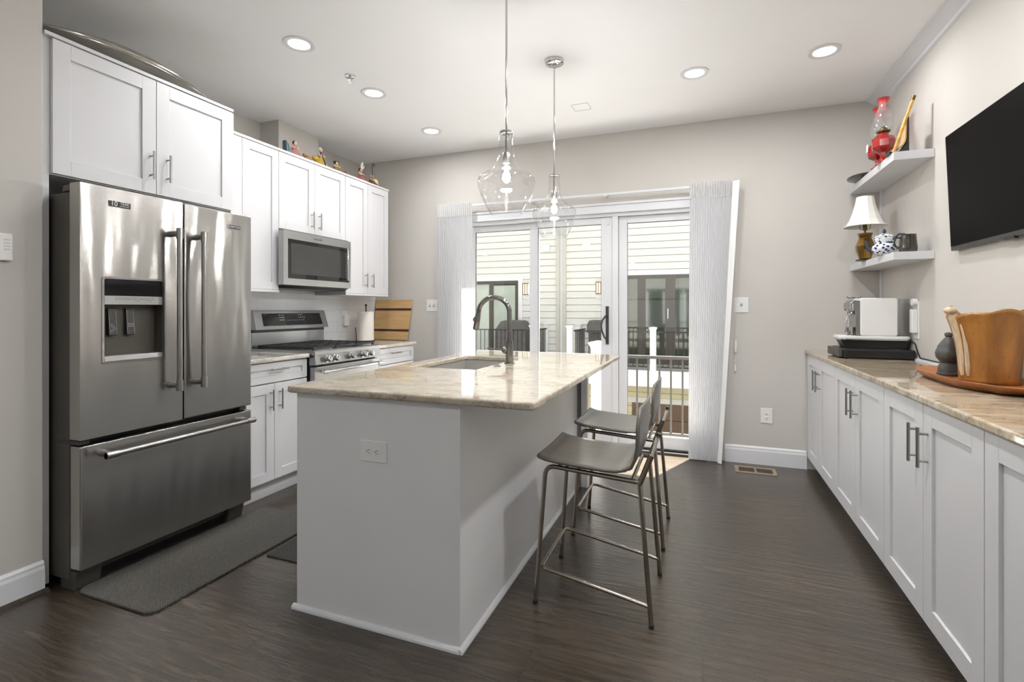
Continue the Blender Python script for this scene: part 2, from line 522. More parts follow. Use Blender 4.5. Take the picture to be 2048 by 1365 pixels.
class G:
    def __init__(s):
        s.bm = bmesh.new()

    def box(s, x0, x1, y0, y1, z0, z1):
        v = [s.bm.verts.new((x, y, z)) for x in (x0, x1) for y in (y0, y1) for z in (z0, z1)]
        for f in ((0, 1, 3, 2), (4, 6, 7, 5), (0, 4, 5, 1), (2, 3, 7, 6), (0, 2, 6, 4), (1, 5, 7, 3)):
            s.bm.faces.new([v[i] for i in f])
        return s

    def hexa(s, pts):
        """8 corner points: bottom 4 (ccw) then top 4"""
        v = [s.bm.verts.new(p) for p in pts]
        for f in ((3, 2, 1, 0), (4, 5, 6, 7), (0, 1, 5, 4), (1, 2, 6, 5), (2, 3, 7, 6), (3, 0, 4, 7)):
            s.bm.faces.new([v[i] for i in f])
        return s

    def tube(s, pts, r, n=12, closed=False, cap=True):
        pts = [Vector(p) for p in pts]
        k = len(pts)
        rs = r if isinstance(r, (list, tuple)) else [r] * k
        tan = []
        for i in range(k):
            if closed:
                t = pts[(i + 1) % k] - pts[i - 1]
            else:
                t = pts[min(i + 1, k - 1)] - pts[max(i - 1, 0)]
            tan.append(t.normalized())
        up = Vector((0, 0, 1)) if abs(tan[0].z) < 0.9 else Vector((1, 0, 0))
        nrm = (up - tan[0] * up.dot(tan[0])).normalized()
        rings = []
        for i in range(k):
            nrm = (nrm - tan[i] * nrm.dot(tan[i])).normalized()
            bi = tan[i].cross(nrm)
            rings.append([s.bm.verts.new(pts[i] + (nrm * math.cos(2 * PI * j / n) + bi * math.sin(2 * PI * j / n)) * rs[i]) for j in range(n)])
        for i in range(k if closed else k - 1):
            a, b = rings[i], rings[(i + 1) % k]
            for j in range(n):
                s.bm.faces.new((a[j], a[(j + 1) % n], b[(j + 1) % n], b[j]))
        if cap and not closed:
            s.bm.faces.new(list(reversed(rings[0])))
            s.bm.faces.new(rings[-1])
        return s

    def cyl(s, p0, p1, r, n=20):
        return s.tube([p0, p1], r, n)

    def lathe(s, prof, c=(0, 0, 0), n=32, sx=1.0, sy=1.0, facets=None, rot=0.0):
        c = Vector(c)
        n = facets or n
        rings = []
        for (r, z) in prof:
            if r < 1e-6:
                rings.append([s.bm.verts.new(c + Vector((0, 0, z)))])
            else:
                rings.append([s.bm.verts.new(c + Vector((r * sx * math.cos(2 * PI * j / n + rot), r * sy * math.sin(2 * PI * j / n + rot), z))) for j in range(n)])
        for a, b in zip(rings, rings[1:]):
            for j in range(n):
                q = [a[j % len(a)], a[(j + 1) % len(a)], b[(j + 1) % len(b)], b[j % len(b)]]
                u = []
                for v in q:
                    if v not in u:
                        u.append(v)
                if len(u) >= 3:
                    try:
                        s.bm.faces.new(u)
                    except ValueError:
                        pass
        return s

    def ball(s, c, r, sc3=(1, 1, 1), n=16, m=10):
        prof = [(r * math.sin(PI * i / m), -r * math.cos(PI * i / m) * sc3[2]) for i in range(m + 1)]
        prof[0] = (0, prof[0][1])
        prof[-1] = (0, prof[-1][1])
        return s.lathe(prof, c, n, sc3[0], sc3[1])

    def prism(s, poly, plane, a0, a1):
        def P(u, v, a):
            return {'xy': (u, v, a), 'xz': (u, a, v), 'yz': (a, u, v)}[plane]
        A = [s.bm.verts.new(P(u, v, a0)) for u, v in poly]
        B = [s.bm.verts.new(P(u, v, a1)) for u, v in poly]
        s.bm.faces.new(A)
        s.bm.faces.new(list(reversed(B)))
        k = len(poly)
        for i in range(k):
            s.bm.faces.new((A[i], B[i], B[(i + 1) % k], A[(i + 1) % k]))
        return s

    def grid(s, fn, nu, nv):
        v = [[s.bm.verts.new(fn(i / nu, j / nv)) for j in range(nv + 1)] for i in range(nu + 1)]
        for i in range(nu):
            for j in range(nv):
                s.bm.faces.new((v[i][j], v[i + 1][j], v[i + 1][j + 1], v[i][j + 1]))
        return s

    def rotate(s, ang, axis, cent):
        bmesh.ops.rotate(s.bm, verts=s.bm.verts, cent=cent, matrix=Matrix.Rotation(ang, 3, axis))
        return s

    def done(s, name, m, parent=None, loc=None, bevel=0.0, smooth=False, seg=2, solid=0.0, sub=0):
        bmesh.ops.recalc_face_normals(s.bm, faces=s.bm.faces)
        me = bpy.data.meshes.new(name)
        o = bpy.data.objects.new(name, me)
        COL.objects.link(o)
        org = rootorg(parent) if parent is not None else (Vector(loc) if loc is not None else Vector((0, 0, 0)))
        if org.length:
            bmesh.ops.translate(s.bm, verts=s.bm.verts, vec=-org)
        s.bm.to_mesh(me)
        s.bm.free()
        ORG[o.name] = org.copy()
        if parent is not None:
            o.parent = parent
        else:
            o.location = org
        me.materials.append(MT[m] if isinstance(m, str) else m)
        if smooth:
            for p in me.polygons:
                p.use_smooth = True
            if smooth != 'all':
                try:
                    me.set_sharp_from_angle(angle=math.radians(38))
                except Exception:
                    pass
        if solid:
            md = o.modifiers.new('thick', 'SOLIDIFY')
            md.thickness = solid
            md.offset = 0
        if bevel:
            md = o.modifiers.new('bevel', 'BEVEL')
            md.width = bevel
            md.segments = seg
            md.limit_method = 'ANGLE'
            md.angle_limit = math.radians(40)
            md.harden_normals = False
        if sub:
            md = o.modifiers.new('sub', 'SUBSURF')
            md.levels = sub
            md.render_levels = sub
        return o


def B(x0, x1, y0, y1, z0, z1):
    return G().box(x0, x1, y0, y1, z0, z1)


def tag(o, label, cat, group=None):
    o['label'] = label
    o['category'] = cat
    if group:
        o['group'] = group
    return o


def thing(name, loc, label, cat, group=None):
    o = bpy.data.objects.new(name, None)
    o.empty_display_size = 0.1
    COL.objects.link(o)
    o.location = loc
    ORG[o.name] = Vector(loc)
    return tag(o, label, cat, group)


def struct(o):
    o['kind'] = 'structure'
    return o


def sroot(name, loc=(0, 0, 0)):
    o = bpy.data.objects.new(name, None)
    COL.objects.link(o)
    o.location = loc
    ORG[o.name] = Vector(loc)
    return struct(o)


def copy_tree(src, loc, label=None, rz=None, parent=None):
    kids = [c for c in bpy.data.objects if c.parent == src]
    c = src.copy()
    COL.objects.link(c)
    if parent is None:
        c.location = loc
        if rz is not None:
            c.rotation_euler = (0, 0, rz)
        ORG[c.name] = Vector(loc)
    else:
        c.parent = parent
        ORG[c.name] = ORG[parent.name]
    if label:
        c['label'] = label
    for k in kids:
        copy_tree(k, None, parent=c)
    return c


def text(s, size, depth, name, m, parent, place):
    """lettering as a real thin mesh; place = function (u, v, w) -> world point, w = out of the face"""
    cu = bpy.data.curves.new('txt', 'FONT')
    cu.body = s
    cu.size = size
    cu.extrude = depth
    cu.align_x = 'CENTER'
    cu.align_y = 'CENTER'
    t = bpy.data.objects.new('txt', cu)
    COL.objects.link(t)
    bpy.context.view_layer.update()
    dg = bpy.context.evaluated_depsgraph_get()
    me = bpy.data.meshes.new_from_object(t.evaluated_get(dg))
    bpy.data.objects.remove(t)
    me.name = name
    org = rootorg(parent)
    for v in me.vertices:
        v.co = Vector(place(v.co.x, v.co.y, v.co.z)) - org
    o = bpy.data.objects.new(name, me)
    COL.objects.link(o)
    o.parent = parent
    me.materials.clear()
    me.materials.append(MT[m])
    return o


def rrect(x0, x1, y0, y1, r, n=5):
    pts = []
    for cx, cy, a0 in ((x1 - r, y1 - r, 0), (x0 + r, y1 - r, PI / 2), (x0 + r, y0 + r, PI), (x1 - r, y0 + r, 1.5 * PI)):
        for i in range(n + 1):
            a = a0 + PI / 2 * i / n
            pts.append((cx + r * math.cos(a), cy + r * math.sin(a)))
    return pts


def ring_prism(g, outer, inner, plane, a0, a1):
    """closed band between two polygons with the same number of points, extruded"""
    def P(u, v, a):
        return {'xy': (u, v, a), 'xz': (u, a, v), 'yz': (a, u, v)}[plane]
    V = [[g.bm.verts.new(P(u, v, a)) for u, v in poly] for poly in (outer, inner) for a in (a0, a1)]
    o0, o1, i0, i1 = V
    k = len(outer)
    for i in range(k):
        j = (i + 1) % k
        g.bm.faces.new((o0[i], o0[j], o1[j], o1[i]))
        g.bm.faces.new((i0[i], i1[i], i1[j], i0[j]))
        g.bm.faces.new((o0[i], i0[i], i0[j], o0[j]))
        g.bm.faces.new((o1[i], o1[j], i1[j], i1[i]))
    return g


# ------------------------------------------------------------------ room numbers
YB = 4.412          # back wall face
XR = 1.226          # right wall face
XL = -3.235         # kitchen left wall face
XP = -2.692         # partition beside the refrigerator
YP = 1.300          # end of that partition
ZC = 2.79           # ceiling
YF = -4.6           # rear wall
DX0, DX1, DZ = -2.20, 0.06, 2.085   # opening of the sliding door

# ------------------------------------------------------------------ shell
struct(B(-3.9, 1.45, YF - 0.15, YB + 0.02, -0.12, 0.0).done('floor', 'floor'))
struct(B(-3.9, 1.45, YF - 0.15, YB + 0.15, ZC, ZC + 0.12).done('ceiling', 'ceiling'))
g = G()
g.box(-3.9, DX0, YB, YB + 0.15, 0, ZC)
g.box(DX1, 1.45, YB, YB + 0.15, 0, ZC)
g.box(DX0, DX1, YB, YB + 0.15, DZ, ZC)
struct(g.done('wall_back', 'wall'))
struct(B(XR, XR + 0.2, YF, YB, 0, ZC).done('wall_right', 'wall'))
g = G()
g.box(-3.6, XL, YP, YB, 0, 2.40)
g.box(-3.6, -3.44, YP, YB, 2.40, ZC)
g.box(-3.44, XL - 0.006, 3.125, 3.58, 2.40, ZC)
struct(g.done('wall_left', 'wall'))
struct(B(-3.6, XP, YF, YP, 0, ZC).done('wall_partition', 'wall', bevel=0.004))
g = G()
g.box(-3.6, -1.9, YF - 0.15, YF, 0, ZC)
g.box(0.7, 1.45, YF - 0.15, YF, 0, ZC)
g.box(-1.9, 0.7, YF - 0.15, YF, 0, 0.7)
g.box(-1.9, 0.7, YF - 0.15, YF, 2.3, ZC)
struct(g.done('wall_rear', 'wall'))
wr = sroot('window_1', (-0.6, YF - 0.08, 0.7))
g = G()
for x in (-1.9, -0.63, 0.64):
    g.box(x, x + 0.06, YF - 0.12, YF - 0.05, 0.7, 2.3)
for z in (0.7, 1.47, 2.24):
    g.box(-1.9, 0.7, YF - 0.11, YF - 0.06, z, z + 0.06)
g.done('window_frame', 'trim', wr)
B(-1.88, 0.68, YF - 0.088, YF - 0.082, 0.72, 2.28).done('pane', 'pane', wr)
# unseen house masses added to shade the ground: storey below, neighbours, storeys above
g = G()
g.box(-14, 12, -9, YB + 0.16, -3.0, -0.30)
g.box(-14, -3.95, -4.75, YB + 0.16, -0.29, 9.0)
g.box(1.5, 12, -4.75, YB + 0.16, -0.29, 9.0)
g.box(-3.94, 1.49, -4.75, YB + 0.16, ZC + 0.15, 9.0)
struct(g.done('wall_unseen_mass', 'mass_dark'))
# tile splash behind the cooking run
struct(B(XL, XL + 0.006, 2.262, YB - 0.002, 0.924, 1.372).done('wall_splashback', 'tile'))


def baseboard(name, pts_xy, nrm):
    """profile swept along a straight wall piece; nrm = direction into the room"""
    (xa, ya), (xb, yb) = pts_xy
    g = G()
    prof = [(0, 0), (0.016, 0), (0.016, 0.105), (0.012, 0.118), (0.012, 0.128), (0.005, 0.138), (0, 0.14)]
    A = [g.bm.verts.new((xa + nrm[0] * u, ya + nrm[1] * u, z)) for u, z in prof]
    Bv = [g.bm.verts.new((xb + nrm[0] * u, yb + nrm[1] * u, z)) for u, z in prof]
    g.bm.faces.new(A)
    g.bm.faces.new(list(reversed(Bv)))
    k = len(prof)
    for i in range(k):
        g.bm.faces.new((A[i], Bv[i], Bv[(i + 1) % k], A[(i + 1) % k]))
    return struct(g.done(name, 'trim'))


baseboard('baseboard_back', ((0.17, YB), (0.752, YB)), (0, -1))
baseboard('baseboard_back_left', ((-2.585, YB), (-2.30, YB)), (0, -1))
baseboard('baseboard_partition', ((XP, YF), (XP, YP)), (1, 0))
baseboard('baseboard_right', ((XR, YF), (XR, -0.3)), (-1, 0))
# dark shoe strip below the partition skirting
g = G()
g.prism([(XP + 0.016, 0), (XP + 0.034, 0), (XP + 0.032, 0.010), (XP + 0.016, 0.020)], 'xz', YF, YP + 0.01)
struct(g.done('trim_1', 'floor'))
# crown moulding on the right wall
g = G()
g.prism([(XR, ZC), (XR - 0.086, ZC), (XR - 0.086, ZC - 0.010), (XR - 0.072, ZC - 0.014), (XR - 0.050, ZC - 0.034), (XR - 0.022, ZC - 0.048), (XR - 0.016, ZC - 0.062), (XR, ZC - 0.068)], 'xz', YF, YB)
struct(g.done('trim_2', 'trim', smooth=True))

# ------------------------------------------------------------------ sliding door
dr = sroot('door_1', (-1.07, YB, 0))
g = G()                                             # jamb and head of the frame
g.box(DX0, DX0 + 0.03, YB + 0.005, YB + 0.14, 0.0, DZ)
g.box(DX1 - 0.03, DX1, YB + 0.005, YB + 0.14, 0.0, DZ)
g.box(DX0, DX1, YB + 0.005, YB + 0.14, DZ - 0.03, DZ)
g.box(-0.744, -0.694, YB + 0.005, YB + 0.14, 0.0, DZ - 0.03)
g.done('door_frame', 'trim', dr, bevel=0.003)
g = G()
g.box(DX0 + 0.03, DX1 - 0.03, YB - 0.02, YB + 0.15, 0.0, 0.022)
g.box(DX0 + 0.03, DX1 - 0.03, YB + 0.03, YB + 0.04, 0.022, 0.034)
g.box(DX0 + 0.03, DX1 - 0.03, YB + 0.09, YB + 0.10, 0.022, 0.034)
g.done('threshold', 'dgrey', dr)


def sash(x0, x1, y, lw, rw, handle=False):
    z0, z1 = 0.036, DZ - 0.032
    g = G()
    g.box(x0, x0 + lw, y, y + 0.04, z0, z1)
    g.box(x1 - rw, x1, y, y + 0.04, z0, z1)
    g.box(x0 + lw, x1 - rw, y, y + 0.04, z0, z0 + 0.105)
    g.box(x0 + lw, x1 - rw, y, y + 0.04, z1 - 0.058, z1)
    s_ = g.done('door_sash', 'trim', dr, bevel=0.003)
    B(x0 + lw - 0.004, x1 - rw + 0.004, y + 0.017, y + 0.023, z0 + 0.10, z1 - 0.054).done('pane', 'pane', s_)
    # thin dark glazing gasket
    gg = G()
    a, b, c, d = x0 + lw, x1 - rw, z0 + 0.105, z1 - 0.058
    for q in ((a, a + 0.003, c, d), (b - 0.003, b, c, d), (a, b, c, c + 0.003), (a, b, d - 0.003, d)):
        gg.box(q[0], q[1], y + 0.010, y + 0.030, q[2], q[3])
    gg.done('gasket', 'dgrey', s_)
    return s_


sash(DX0 + 0.032, -1.447, YB + 0.065, 0.065, 0.083)
s2 = sash(-1.445, -0.746, YB + 0.022, 0.005, 0.098)
sash(-0.692, DX1 - 0.032, YB + 0.045, 0.072, 0.07)
g = G()
g.box(-0.802, -0.776, YB + 0.010, YB + 0.022, 0.925, 1.262)
g.tube([(-0.79, YB + 0.012, 1.18), (-0.80, YB - 0.015, 1.175), (-0.822, YB - 0.040, 1.14), (-0.832, YB - 0.045, 1.09), (-0.825, YB - 0.042, 1.04), (-0.806, YB - 0.03, 0.985), (-0.79, YB + 0.012, 0.965)], 0.008, 10)
g.done('door_handle', 'dgrey', s2, smooth=True)
B(-0.792, -0.772, YB + 0.012, YB + 0.022, 1.985, 2.035).done('latch', 'trim', s2, bevel=0.002)
# casing round the opening
g = G()
for (x0, x1, z0, z1) in ((DX0 - 0.085, DX0, 0, DZ), (DX1, DX1 + 0.085, 0, DZ), (DX0 - 0.085, DX1 + 0.085, DZ, DZ + 0.085)):
    g.box(x0, x1, YB - 0.016, YB, z0, z1)
for (x0, x1, z0, z1) in ((DX0 - 0.085, DX0 - 0.067, 0, DZ + 0.067), (DX1 + 0.067, DX1 + 0.085, 0, DZ + 0.067), (DX0 - 0.085, DX1 + 0.085, DZ + 0.067, DZ + 0.085)):
    g.box(x0, x1, YB - 0.026, YB - 0.016, z0, z1)
g.box(DX0, DX1, YB - 0.022, YB - 0.016, DZ, DZ + 0.012)
struct(g.done('trim_3', 'trim', bevel=0.003))


# ------------------------------------------------------------------ cabinets
def door(root, y0, y1, z0, z1, x, d, st=0.06, name='door', hpos=None, hlen=0.135, hz=None, horiz=False):
    """shaker front in a plane of constant x; d = +1 faces +X, -1 faces -X"""
    t = 0.02
    xa, xb = (x, x + t * d) if d > 0 else (x + t * d, x)
    gap = 0.0015
    y0 += gap
    y1 -= gap
    z0 += gap
    z1 -= gap
    g = G()
    g.box(xa, xb, y0, y0 + st, z0, z1)
    g.box(xa, xb, y1 - st, y1, z0, z1)
    g.box(xa, xb, y0 + st, y1 - st, z0, z0 + st)
    g.box(xa, xb, y0 + st, y1 - st, z1 - st, z1)
    pa, pb = (xa, xb - 0.010) if d > 0 else (xa + 0.010, xb)
    g.box(pa, pb, y0 + st, y1 - st, z0 + st, z1 - st)
    o = g.done(name, 'cab', root, bevel=0.0012)
    if hpos is not None:
        xf = x + t * d
        g = G()
        xo = xf + 0.031 * d
        if horiz:
            yc, zc = hpos, hz
            g.cyl((xo, yc - hlen / 2, zc), (xo, yc + hlen / 2, zc), 0.0055, 14)
            for yy in (yc - hlen * 0.34, yc + hlen * 0.34):
                g.cyl((xf, yy, zc), (xo, yy, zc), 0.0042, 10)
        else:
            g.cyl((xo, hpos, hz - hlen / 2), (xo, hpos, hz + hlen / 2), 0.0058, 14)
            for zz in (hz - hlen * 0.34, hz + hlen * 0.34):
                g.cyl((xf, hpos, zz), (xo, hpos, zz), 0.0042, 10)
        g.done('handle', 'nickel', o, smooth=True)
    return o


# wall cabinets: boxes 0.305 deep, face at x = -2.916, doors to -2.896
XF = -2.916
ZT = 2.414


def wallcab(y0, y1, z0, label, rail=True, ztop=ZT, fillers=()):
    r = thing('wall_cabinet', (XL + 0.16, (y0 + y1) / 2, z0), label, 'kitchen cabinet', 'white shaker wall cabinets')
    B(XL + 0.003, XF, y0, y1, z0, ztop - 0.018).done('cabinet_body', 'cab', r)
    B(XL + 0.003, XF + 0.028, y0, y1, ztop - 0.018, ztop).done('top_trim', 'cab', r, bevel=0.001)
    if rail:
        B(XL + 0.003, XF + 0.024, y0, y1, z0 - 0.018, z0).done('light_rail', 'cab', r, bevel=0.001)
    return r


r = wallcab(2.262, 2.794, 1.377, 'tall white wall cabinet with one door, next to the refrigerator')
B(XF, XF + 0.018, 2.262, 2.484, 1.377, ZT - 0.018).done('filler_panel', 'cab', r, bevel=0.001)
door(r, 2.484, 2.794, 1.377, ZT - 0.018, XF, 1, 0.058)
r = wallcab(2.795, 3.522, 1.828, 'short white wall cabinet with two doors above the microwave', False)
door(r, 2.795, 3.157, 1.828, ZT - 0.018, XF, 1, 0.062, hpos=3.116, hz=1.937, hlen=0.135)
door(r, 3.157, 3.522, 1.828, ZT - 0.018, XF, 1, 0.062, hpos=3.198, hz=1.937, hlen=0.135)
r = wallcab(3.523, 4.154, 1.377, 'tall white wall cabinet with two narrow doors beside the back wall')
door(r, 3.523, 3.833, 1.377, ZT - 0.018, XF, 1, 0.062, hpos=3.79, hz=1.50, hlen=0.13)
door(r, 3.833, 4.154, 1.377, ZT - 0.018, XF, 1, 0.062, hpos=3.884, hz=1.50, hlen=0.13)

# deep cabinet over the refrigerator with its side panels
FX = -2.710
r = thing('refrigerator_cabinet', (-2.95, 1.77, 0), 'deep white cabinet with two doors directly above the refrigerator', 'kitchen cabinet')
B(XL + 0.003, FX, 1.302, 2.238, 1.836, 2.443).done('cabinet_body', 'cab', r)
B(XL + 0.003, FX + 0.028, 1.302, 2.240, 2.443, 2.459).done('top_trim', 'cab', r, bevel=0.001)
B(XL + 0.003, FX, 1.302, 1.331, 0.02, 1.836).done('side_panel', 'cab', r, bevel=0.001)
B(XL + 0.003, FX + 0.003, 2.2385, 2.2605, 0.0, 2.443).done('side_panel', 'cab', r, bevel=0.001)
door(r, 1.333, 1.783, 1.839, 2.441, FX, 1, 0.068, hpos=1.752, hz=1.985, hlen=0.145)
door(r, 1.783, 2.238, 1.839, 2.441, FX, 1, 0.068, hpos=1.838, hz=1.985, hlen=0.145)

# base cabinets on the left run
BX = -2.645
ZB = 0.893
ZW = 0.922


def basecab(y0, y1, label):
    r = thing('base_cabinet', ((XL + BX) / 2, (y0 + y1) / 2, 0), label, 'kitchen cabinet')
    B(XL + 0.003, BX, y0, y1, 0.105, ZB).done('cabinet_body', 'cab', r)
    B(XL + 0.003, BX - 0.045, y0, y1, 0.0, 0.105).done('toe_kick', 'cab', r)
    return r


r = basecab(2.262, 2.790, 'white base cabinet with drawer and two doors, between refrigerator and range')
door(r, 2.262, 2.786, 0.755, 0.888, BX, 1, 0.045, 'drawer', hpos=2.52, hz=0.842, hlen=0.14, horiz=True)
door(r, 2.262, 2.497, 0.118, 0.750, BX, 1, 0.062, hpos=2.462, hz=0.645, hlen=0.135)
door(r, 2.497, 2.786, 0.118, 0.750, BX, 1, 0.062, hpos=2.536, hz=0.645, hlen=0.135)
r = basecab(3.562, 4.185, 'white base cabinet with stacked drawers right of the range, below the cutting board')
door(r, 3.562, 4.181, 0.745, 0.888, BX, 1, 0.045, 'drawer', hpos=3.86, hz=0.84, hlen=0.15, horiz=True)
door(r, 3.562, 4.181, 0.435, 0.740, BX, 1, 0.06, 'drawer', hpos=3.86, hz=0.66, hlen=0.15, horiz=True)
door(r, 3.562, 4.181, 0.118, 0.430, BX, 1, 0.06, 'drawer', hpos=3.86, hz=0.36, hlen=0.15, horiz=True)


def worktop(name, x0, x1, y0, y1, label, m):
    g = B(x0, x1, y0, y1, ZB, ZW)
    return tag(g.done(name, m, None, ((x0 + x1) / 2, (y0 + y1) / 2, ZB), bevel=0.008, seg=3), label, 'worktop')


worktop('worktop', XL + 0.007, -2.600, 2.262, 2.789, 'short pale stone worktop between refrigerator and range', 'quartz_l')
worktop('worktop', XL + 0.007, -2.600, 3.563, 4.20, 'short pale stone worktop under the paper towel, right of range', 'quartz_l')

# ------------------------------------------------------------------ refrigerator
F = thing('refrigerator', (-2.86, 1.77, 0), 'stainless steel french door refrigerator with water dispenser and bottom freezer drawer', 'refrigerator')
B(-3.225, -2.585, 1.342, 2.202, 0.045, 1.750).done('cabinet_body', 'fridgeside', F, bevel=0.006)
B(-3.20, -2.59, 1.36, 2.185, 0.0, 0.045).done('base_grille', 'black', F)
B(-2.586, -2.572, 1.350, 2.194, 0.10, 1.745).done('door_seal', 'black', F)
FXa, FXb = -2.571, -2.500


def fr_door(y0, y1, z0, z1, hole=None):
    g = G()
    if hole:
        a, b, c, d = hole
        g.box(FXa, FXb, y0, a, z0, z1)
        g.box(FXa, FXb, b, y1, z0, z1)
        g.box(FXa, FXb, a, b, z0, c)
        g.box(FXa, FXb, a, b, d, z1)
        bmesh.ops.remove_doubles(g.bm, verts=g.bm.verts, dist=1e-5)
        return g.done('door', 'steel', F)
    g.box(FXa, FXb, y0, y1, z0, z1)
    return g.done('door', 'steel', F, bevel=0.007, seg=4)


HOLE = (1.424, 1.689, 0.994, 1.377)
d1 = fr_door(1.336, 1.789, 0.668, 1.785, HOLE)
d2 = fr_door(1.799, 2.208, 0.668, 1.785)
dz = G().box(FXa, FXb, 1.336, 2.208, 0.103, 0.640).done('freezer_drawer', 'steel', F, bevel=0.007, seg=4)
# dispenser
g = G()
ring_prism(g, rrect(1.419, 1.694, 0.989, 1.382, 0.010), rrect(1.428, 1.685, 0.998, 1.373, 0.008), 'yz', -2.503, -2.4965)
g.done('dispenser_bezel', 'chrome', d1)
g = G()
g.box(-2.566, -2.558, 1.424, 1.689, 0.994, 1.377)
g.box(-2.566, -2.502, 1.424, 1.428, 0.994, 1.377)
g.box(-2.566, -2.502, 1.685, 1.689, 0.994, 1.377)
g.box(-2.566, -2.502, 1.424, 1.689, 0.994, 1.000)
g.done('dispenser_recess', 'fridgeside', d1)
B(-2.556, -2.498, 1.4285, 1.6845, 1.297, 1.374).done('dispenser_display', 'blackgloss', d1, bevel=0.002)
B(-2.556, -2.4975, 1.4285, 1.6845, 1.256, 1.2965).done('button_strip', 'steel_plain', d1, bevel=0.0015)
g = G()
for k in range(6):
    yc = 1.485 + 0.0285 * k
    ring_prism(g, rrect(yc - 0.0115, yc + 0.0115, 1.279, 1.288, 0.003, 3), rrect(yc - 0.0105, yc + 0.0105, 1.280, 1.287, 0.0025, 3), 'yz', -2.4977, -2.4970)
for yc in (1.568, 1.625):
    g.box(-2.4977, -2.4970, yc - 0.009, yc + 0.009, 1.2725, 1.2735)
g.done('button_marks', 'dgrey', d1)
g = G()
g.hexa([(-2.556, 1.4285, 0.9985), (-2.496, 1.4285, 0.9985), (-2.496, 1.6845, 0.9985), (-2.556, 1.6845, 0.9985),
        (-2.556, 1.4285, 1.030), (-2.500, 1.4285, 1.024), (-2.500, 1.6845, 1.024), (-2.556, 1.6845, 1.030)])
g.done('drip_tray', 'steel_plain', d1, bevel=0.002)
for k, yc in enumerate((1.487, 1.563)):
    g = G()
    g.hexa([(-2.556, yc - 0.017, 1.115), (-2.534, yc - 0.017, 1.115), (-2.534, yc + 0.017, 1.115), (-2.556, yc + 0.017, 1.115),
            (-2.556, yc - 0.017, 1.238), (-2.545, yc - 0.017, 1.238), (-2.545, yc + 0.017, 1.238), (-2.556, yc + 0.017, 1.238)])
    g.done('dispenser_paddle', 'dgrey', d1, bevel=0.002)

    def pv(y, z, off=0.0006):
        return (-2.534 - 0.011 * (z - 1.115) / 0.123 + off, y, z)
    g = G()
    outline = [(yc - 0.015, 1.119), (yc + 0.015, 1.119), (yc + 0.015, 1.234), (yc - 0.015, 1.234)]
    g.tube([pv(*q) for q in outline], 0.0006, 6, closed=True)
    if k == 0:
        for (cy, cz) in ((yc - 0.004, 1.160), (yc + 0.005, 1.146), (yc - 0.005, 1.134)):
            g.tube([pv(cy - 0.0065, cz), pv(cy, cz + 0.0075), pv(cy + 0.0065, cz), pv(cy, cz - 0.0075)], 0.0007, 6, closed=True)
    else:
        for zz in (1.154, 1.161, 1.168):
            g.tube([pv(yc - 0.0135 + 0.027 * i / 8, zz + 0.0012 * math.sin(i * 1.4)) for i in range(9)], 0.0006, 6)
    g.done('paddle_marks', 'white_ink', d1)


def fr_handle(par, pts, out=0.062):
    (ya, za), (yb, zb) = pts
    xo = FXb + out
    g = G()
    dy, dz_ = yb - ya, zb - za
    n = 16
    P = [(xo, ya + dy * t, za + dz_ * t) for t in [i / n for i in range(n + 1)]]
    g.tube(P, 0.0125, 18)
    L_ = math.hypot(dy, dz_)
    for t in (0.0, 1.0):
        s_ = 0.052 / L_
        a, b = (0, s_) if t == 0 else (1 - s_, 1)
        g.cyl((xo, ya + dy * a, za + dz_ * a), (xo, ya + dy * b, za + dz_ * b), 0.0155, 20)
        m_ = (a + b) / 2
        g.tube([(FXb, ya + dy * m_, za + dz_ * m_), (xo - 0.012, ya + dy * m_, za + dz_ * m_)], [0.016, 0.013], 14)
    g.done('handle', 'nickel', par, smooth=True)


fr_handle(d1, ((1.730, 0.828), (1.730, 1.640)))
fr_handle(d2, ((1.860, 0.828), (1.860, 1.640)))
fr_handle(dz, ((1.400, 0.592), (2.175, 0.592)))
# badges
B(-2.500, -2.4975, 1.447, 1.538, 1.702, 1.7275).done('badge_plate', 'dark_ink', d1)
text('10', 0.030, 0.0003, 'badge_lettering', 'white_ink', d1, lambda u, v, w_: (-2.4970 + w_, 1.468 + u * 0.95, 1.715 + v))
text('YEAR', 0.0155, 0.0003, 'badge_lettering', 'white_ink', d1, lambda u, v, w_: (-2.4970 + w_, 1.512 + u, 1.7195 + v))
text('LIMITED PARTS', 0.006, 0.0003, 'badge_lettering', 'white_ink', d1, lambda u, v, w_: (-2.4970 + w_, 1.512 + u * 0.95, 1.708 + v))
g = G().box(-2.500, -2.4978, 2.046, 2.132, 1.692, 1.716).done('badge_plate', 'steel_plain', d2)
B(-2.4978, -2.4970, 2.058, 2.130, 1.694, 1.714).done('badge_face', 'dark_ink', d2)
text('MAYTAG', 0.0165, 0.0003, 'badge_lettering', 'white_ink', d2, lambda u, v, w_: (-2.4966 + w_, 2.094 + u * 1.02, 1.704 + v))
for yy, nm in ((1.362, 0), (2.168, 1)):
    B(-2.63, -2.505, yy - 0.024, yy + 0.036 if nm == 0 else yy + 0.022, 1.752, 1.782 if nm == 0 else 1.78).done('hinge_cover', 'fridgeside', F, bevel=0.008)
    B(-2.66, -2.520, yy - 0.022, yy + 0.022, 0.644, 0.662).done('hinge', 'dgrey', F, bevel=0.002)
    g = G()
    y0_, y1_ = (1.346, 1.452) if nm == 0 else (2.098, 2.200)
    g.hexa([(-2.66, y0_, 0.0), (-2.565, y0_, 0.0), (-2.565, y1_, 0.0), (-2.66, y1_, 0.0),
            (-2.66, y0_, 0.092), (-2.545, y0_, 0.085), (-2.545, y1_, 0.085), (-2.66, y1_, 0.092)])
    g.done('foot', 'fridgeside', F, bevel=0.008)

# silver dish on the cabinet over the refrigerator
g = G()


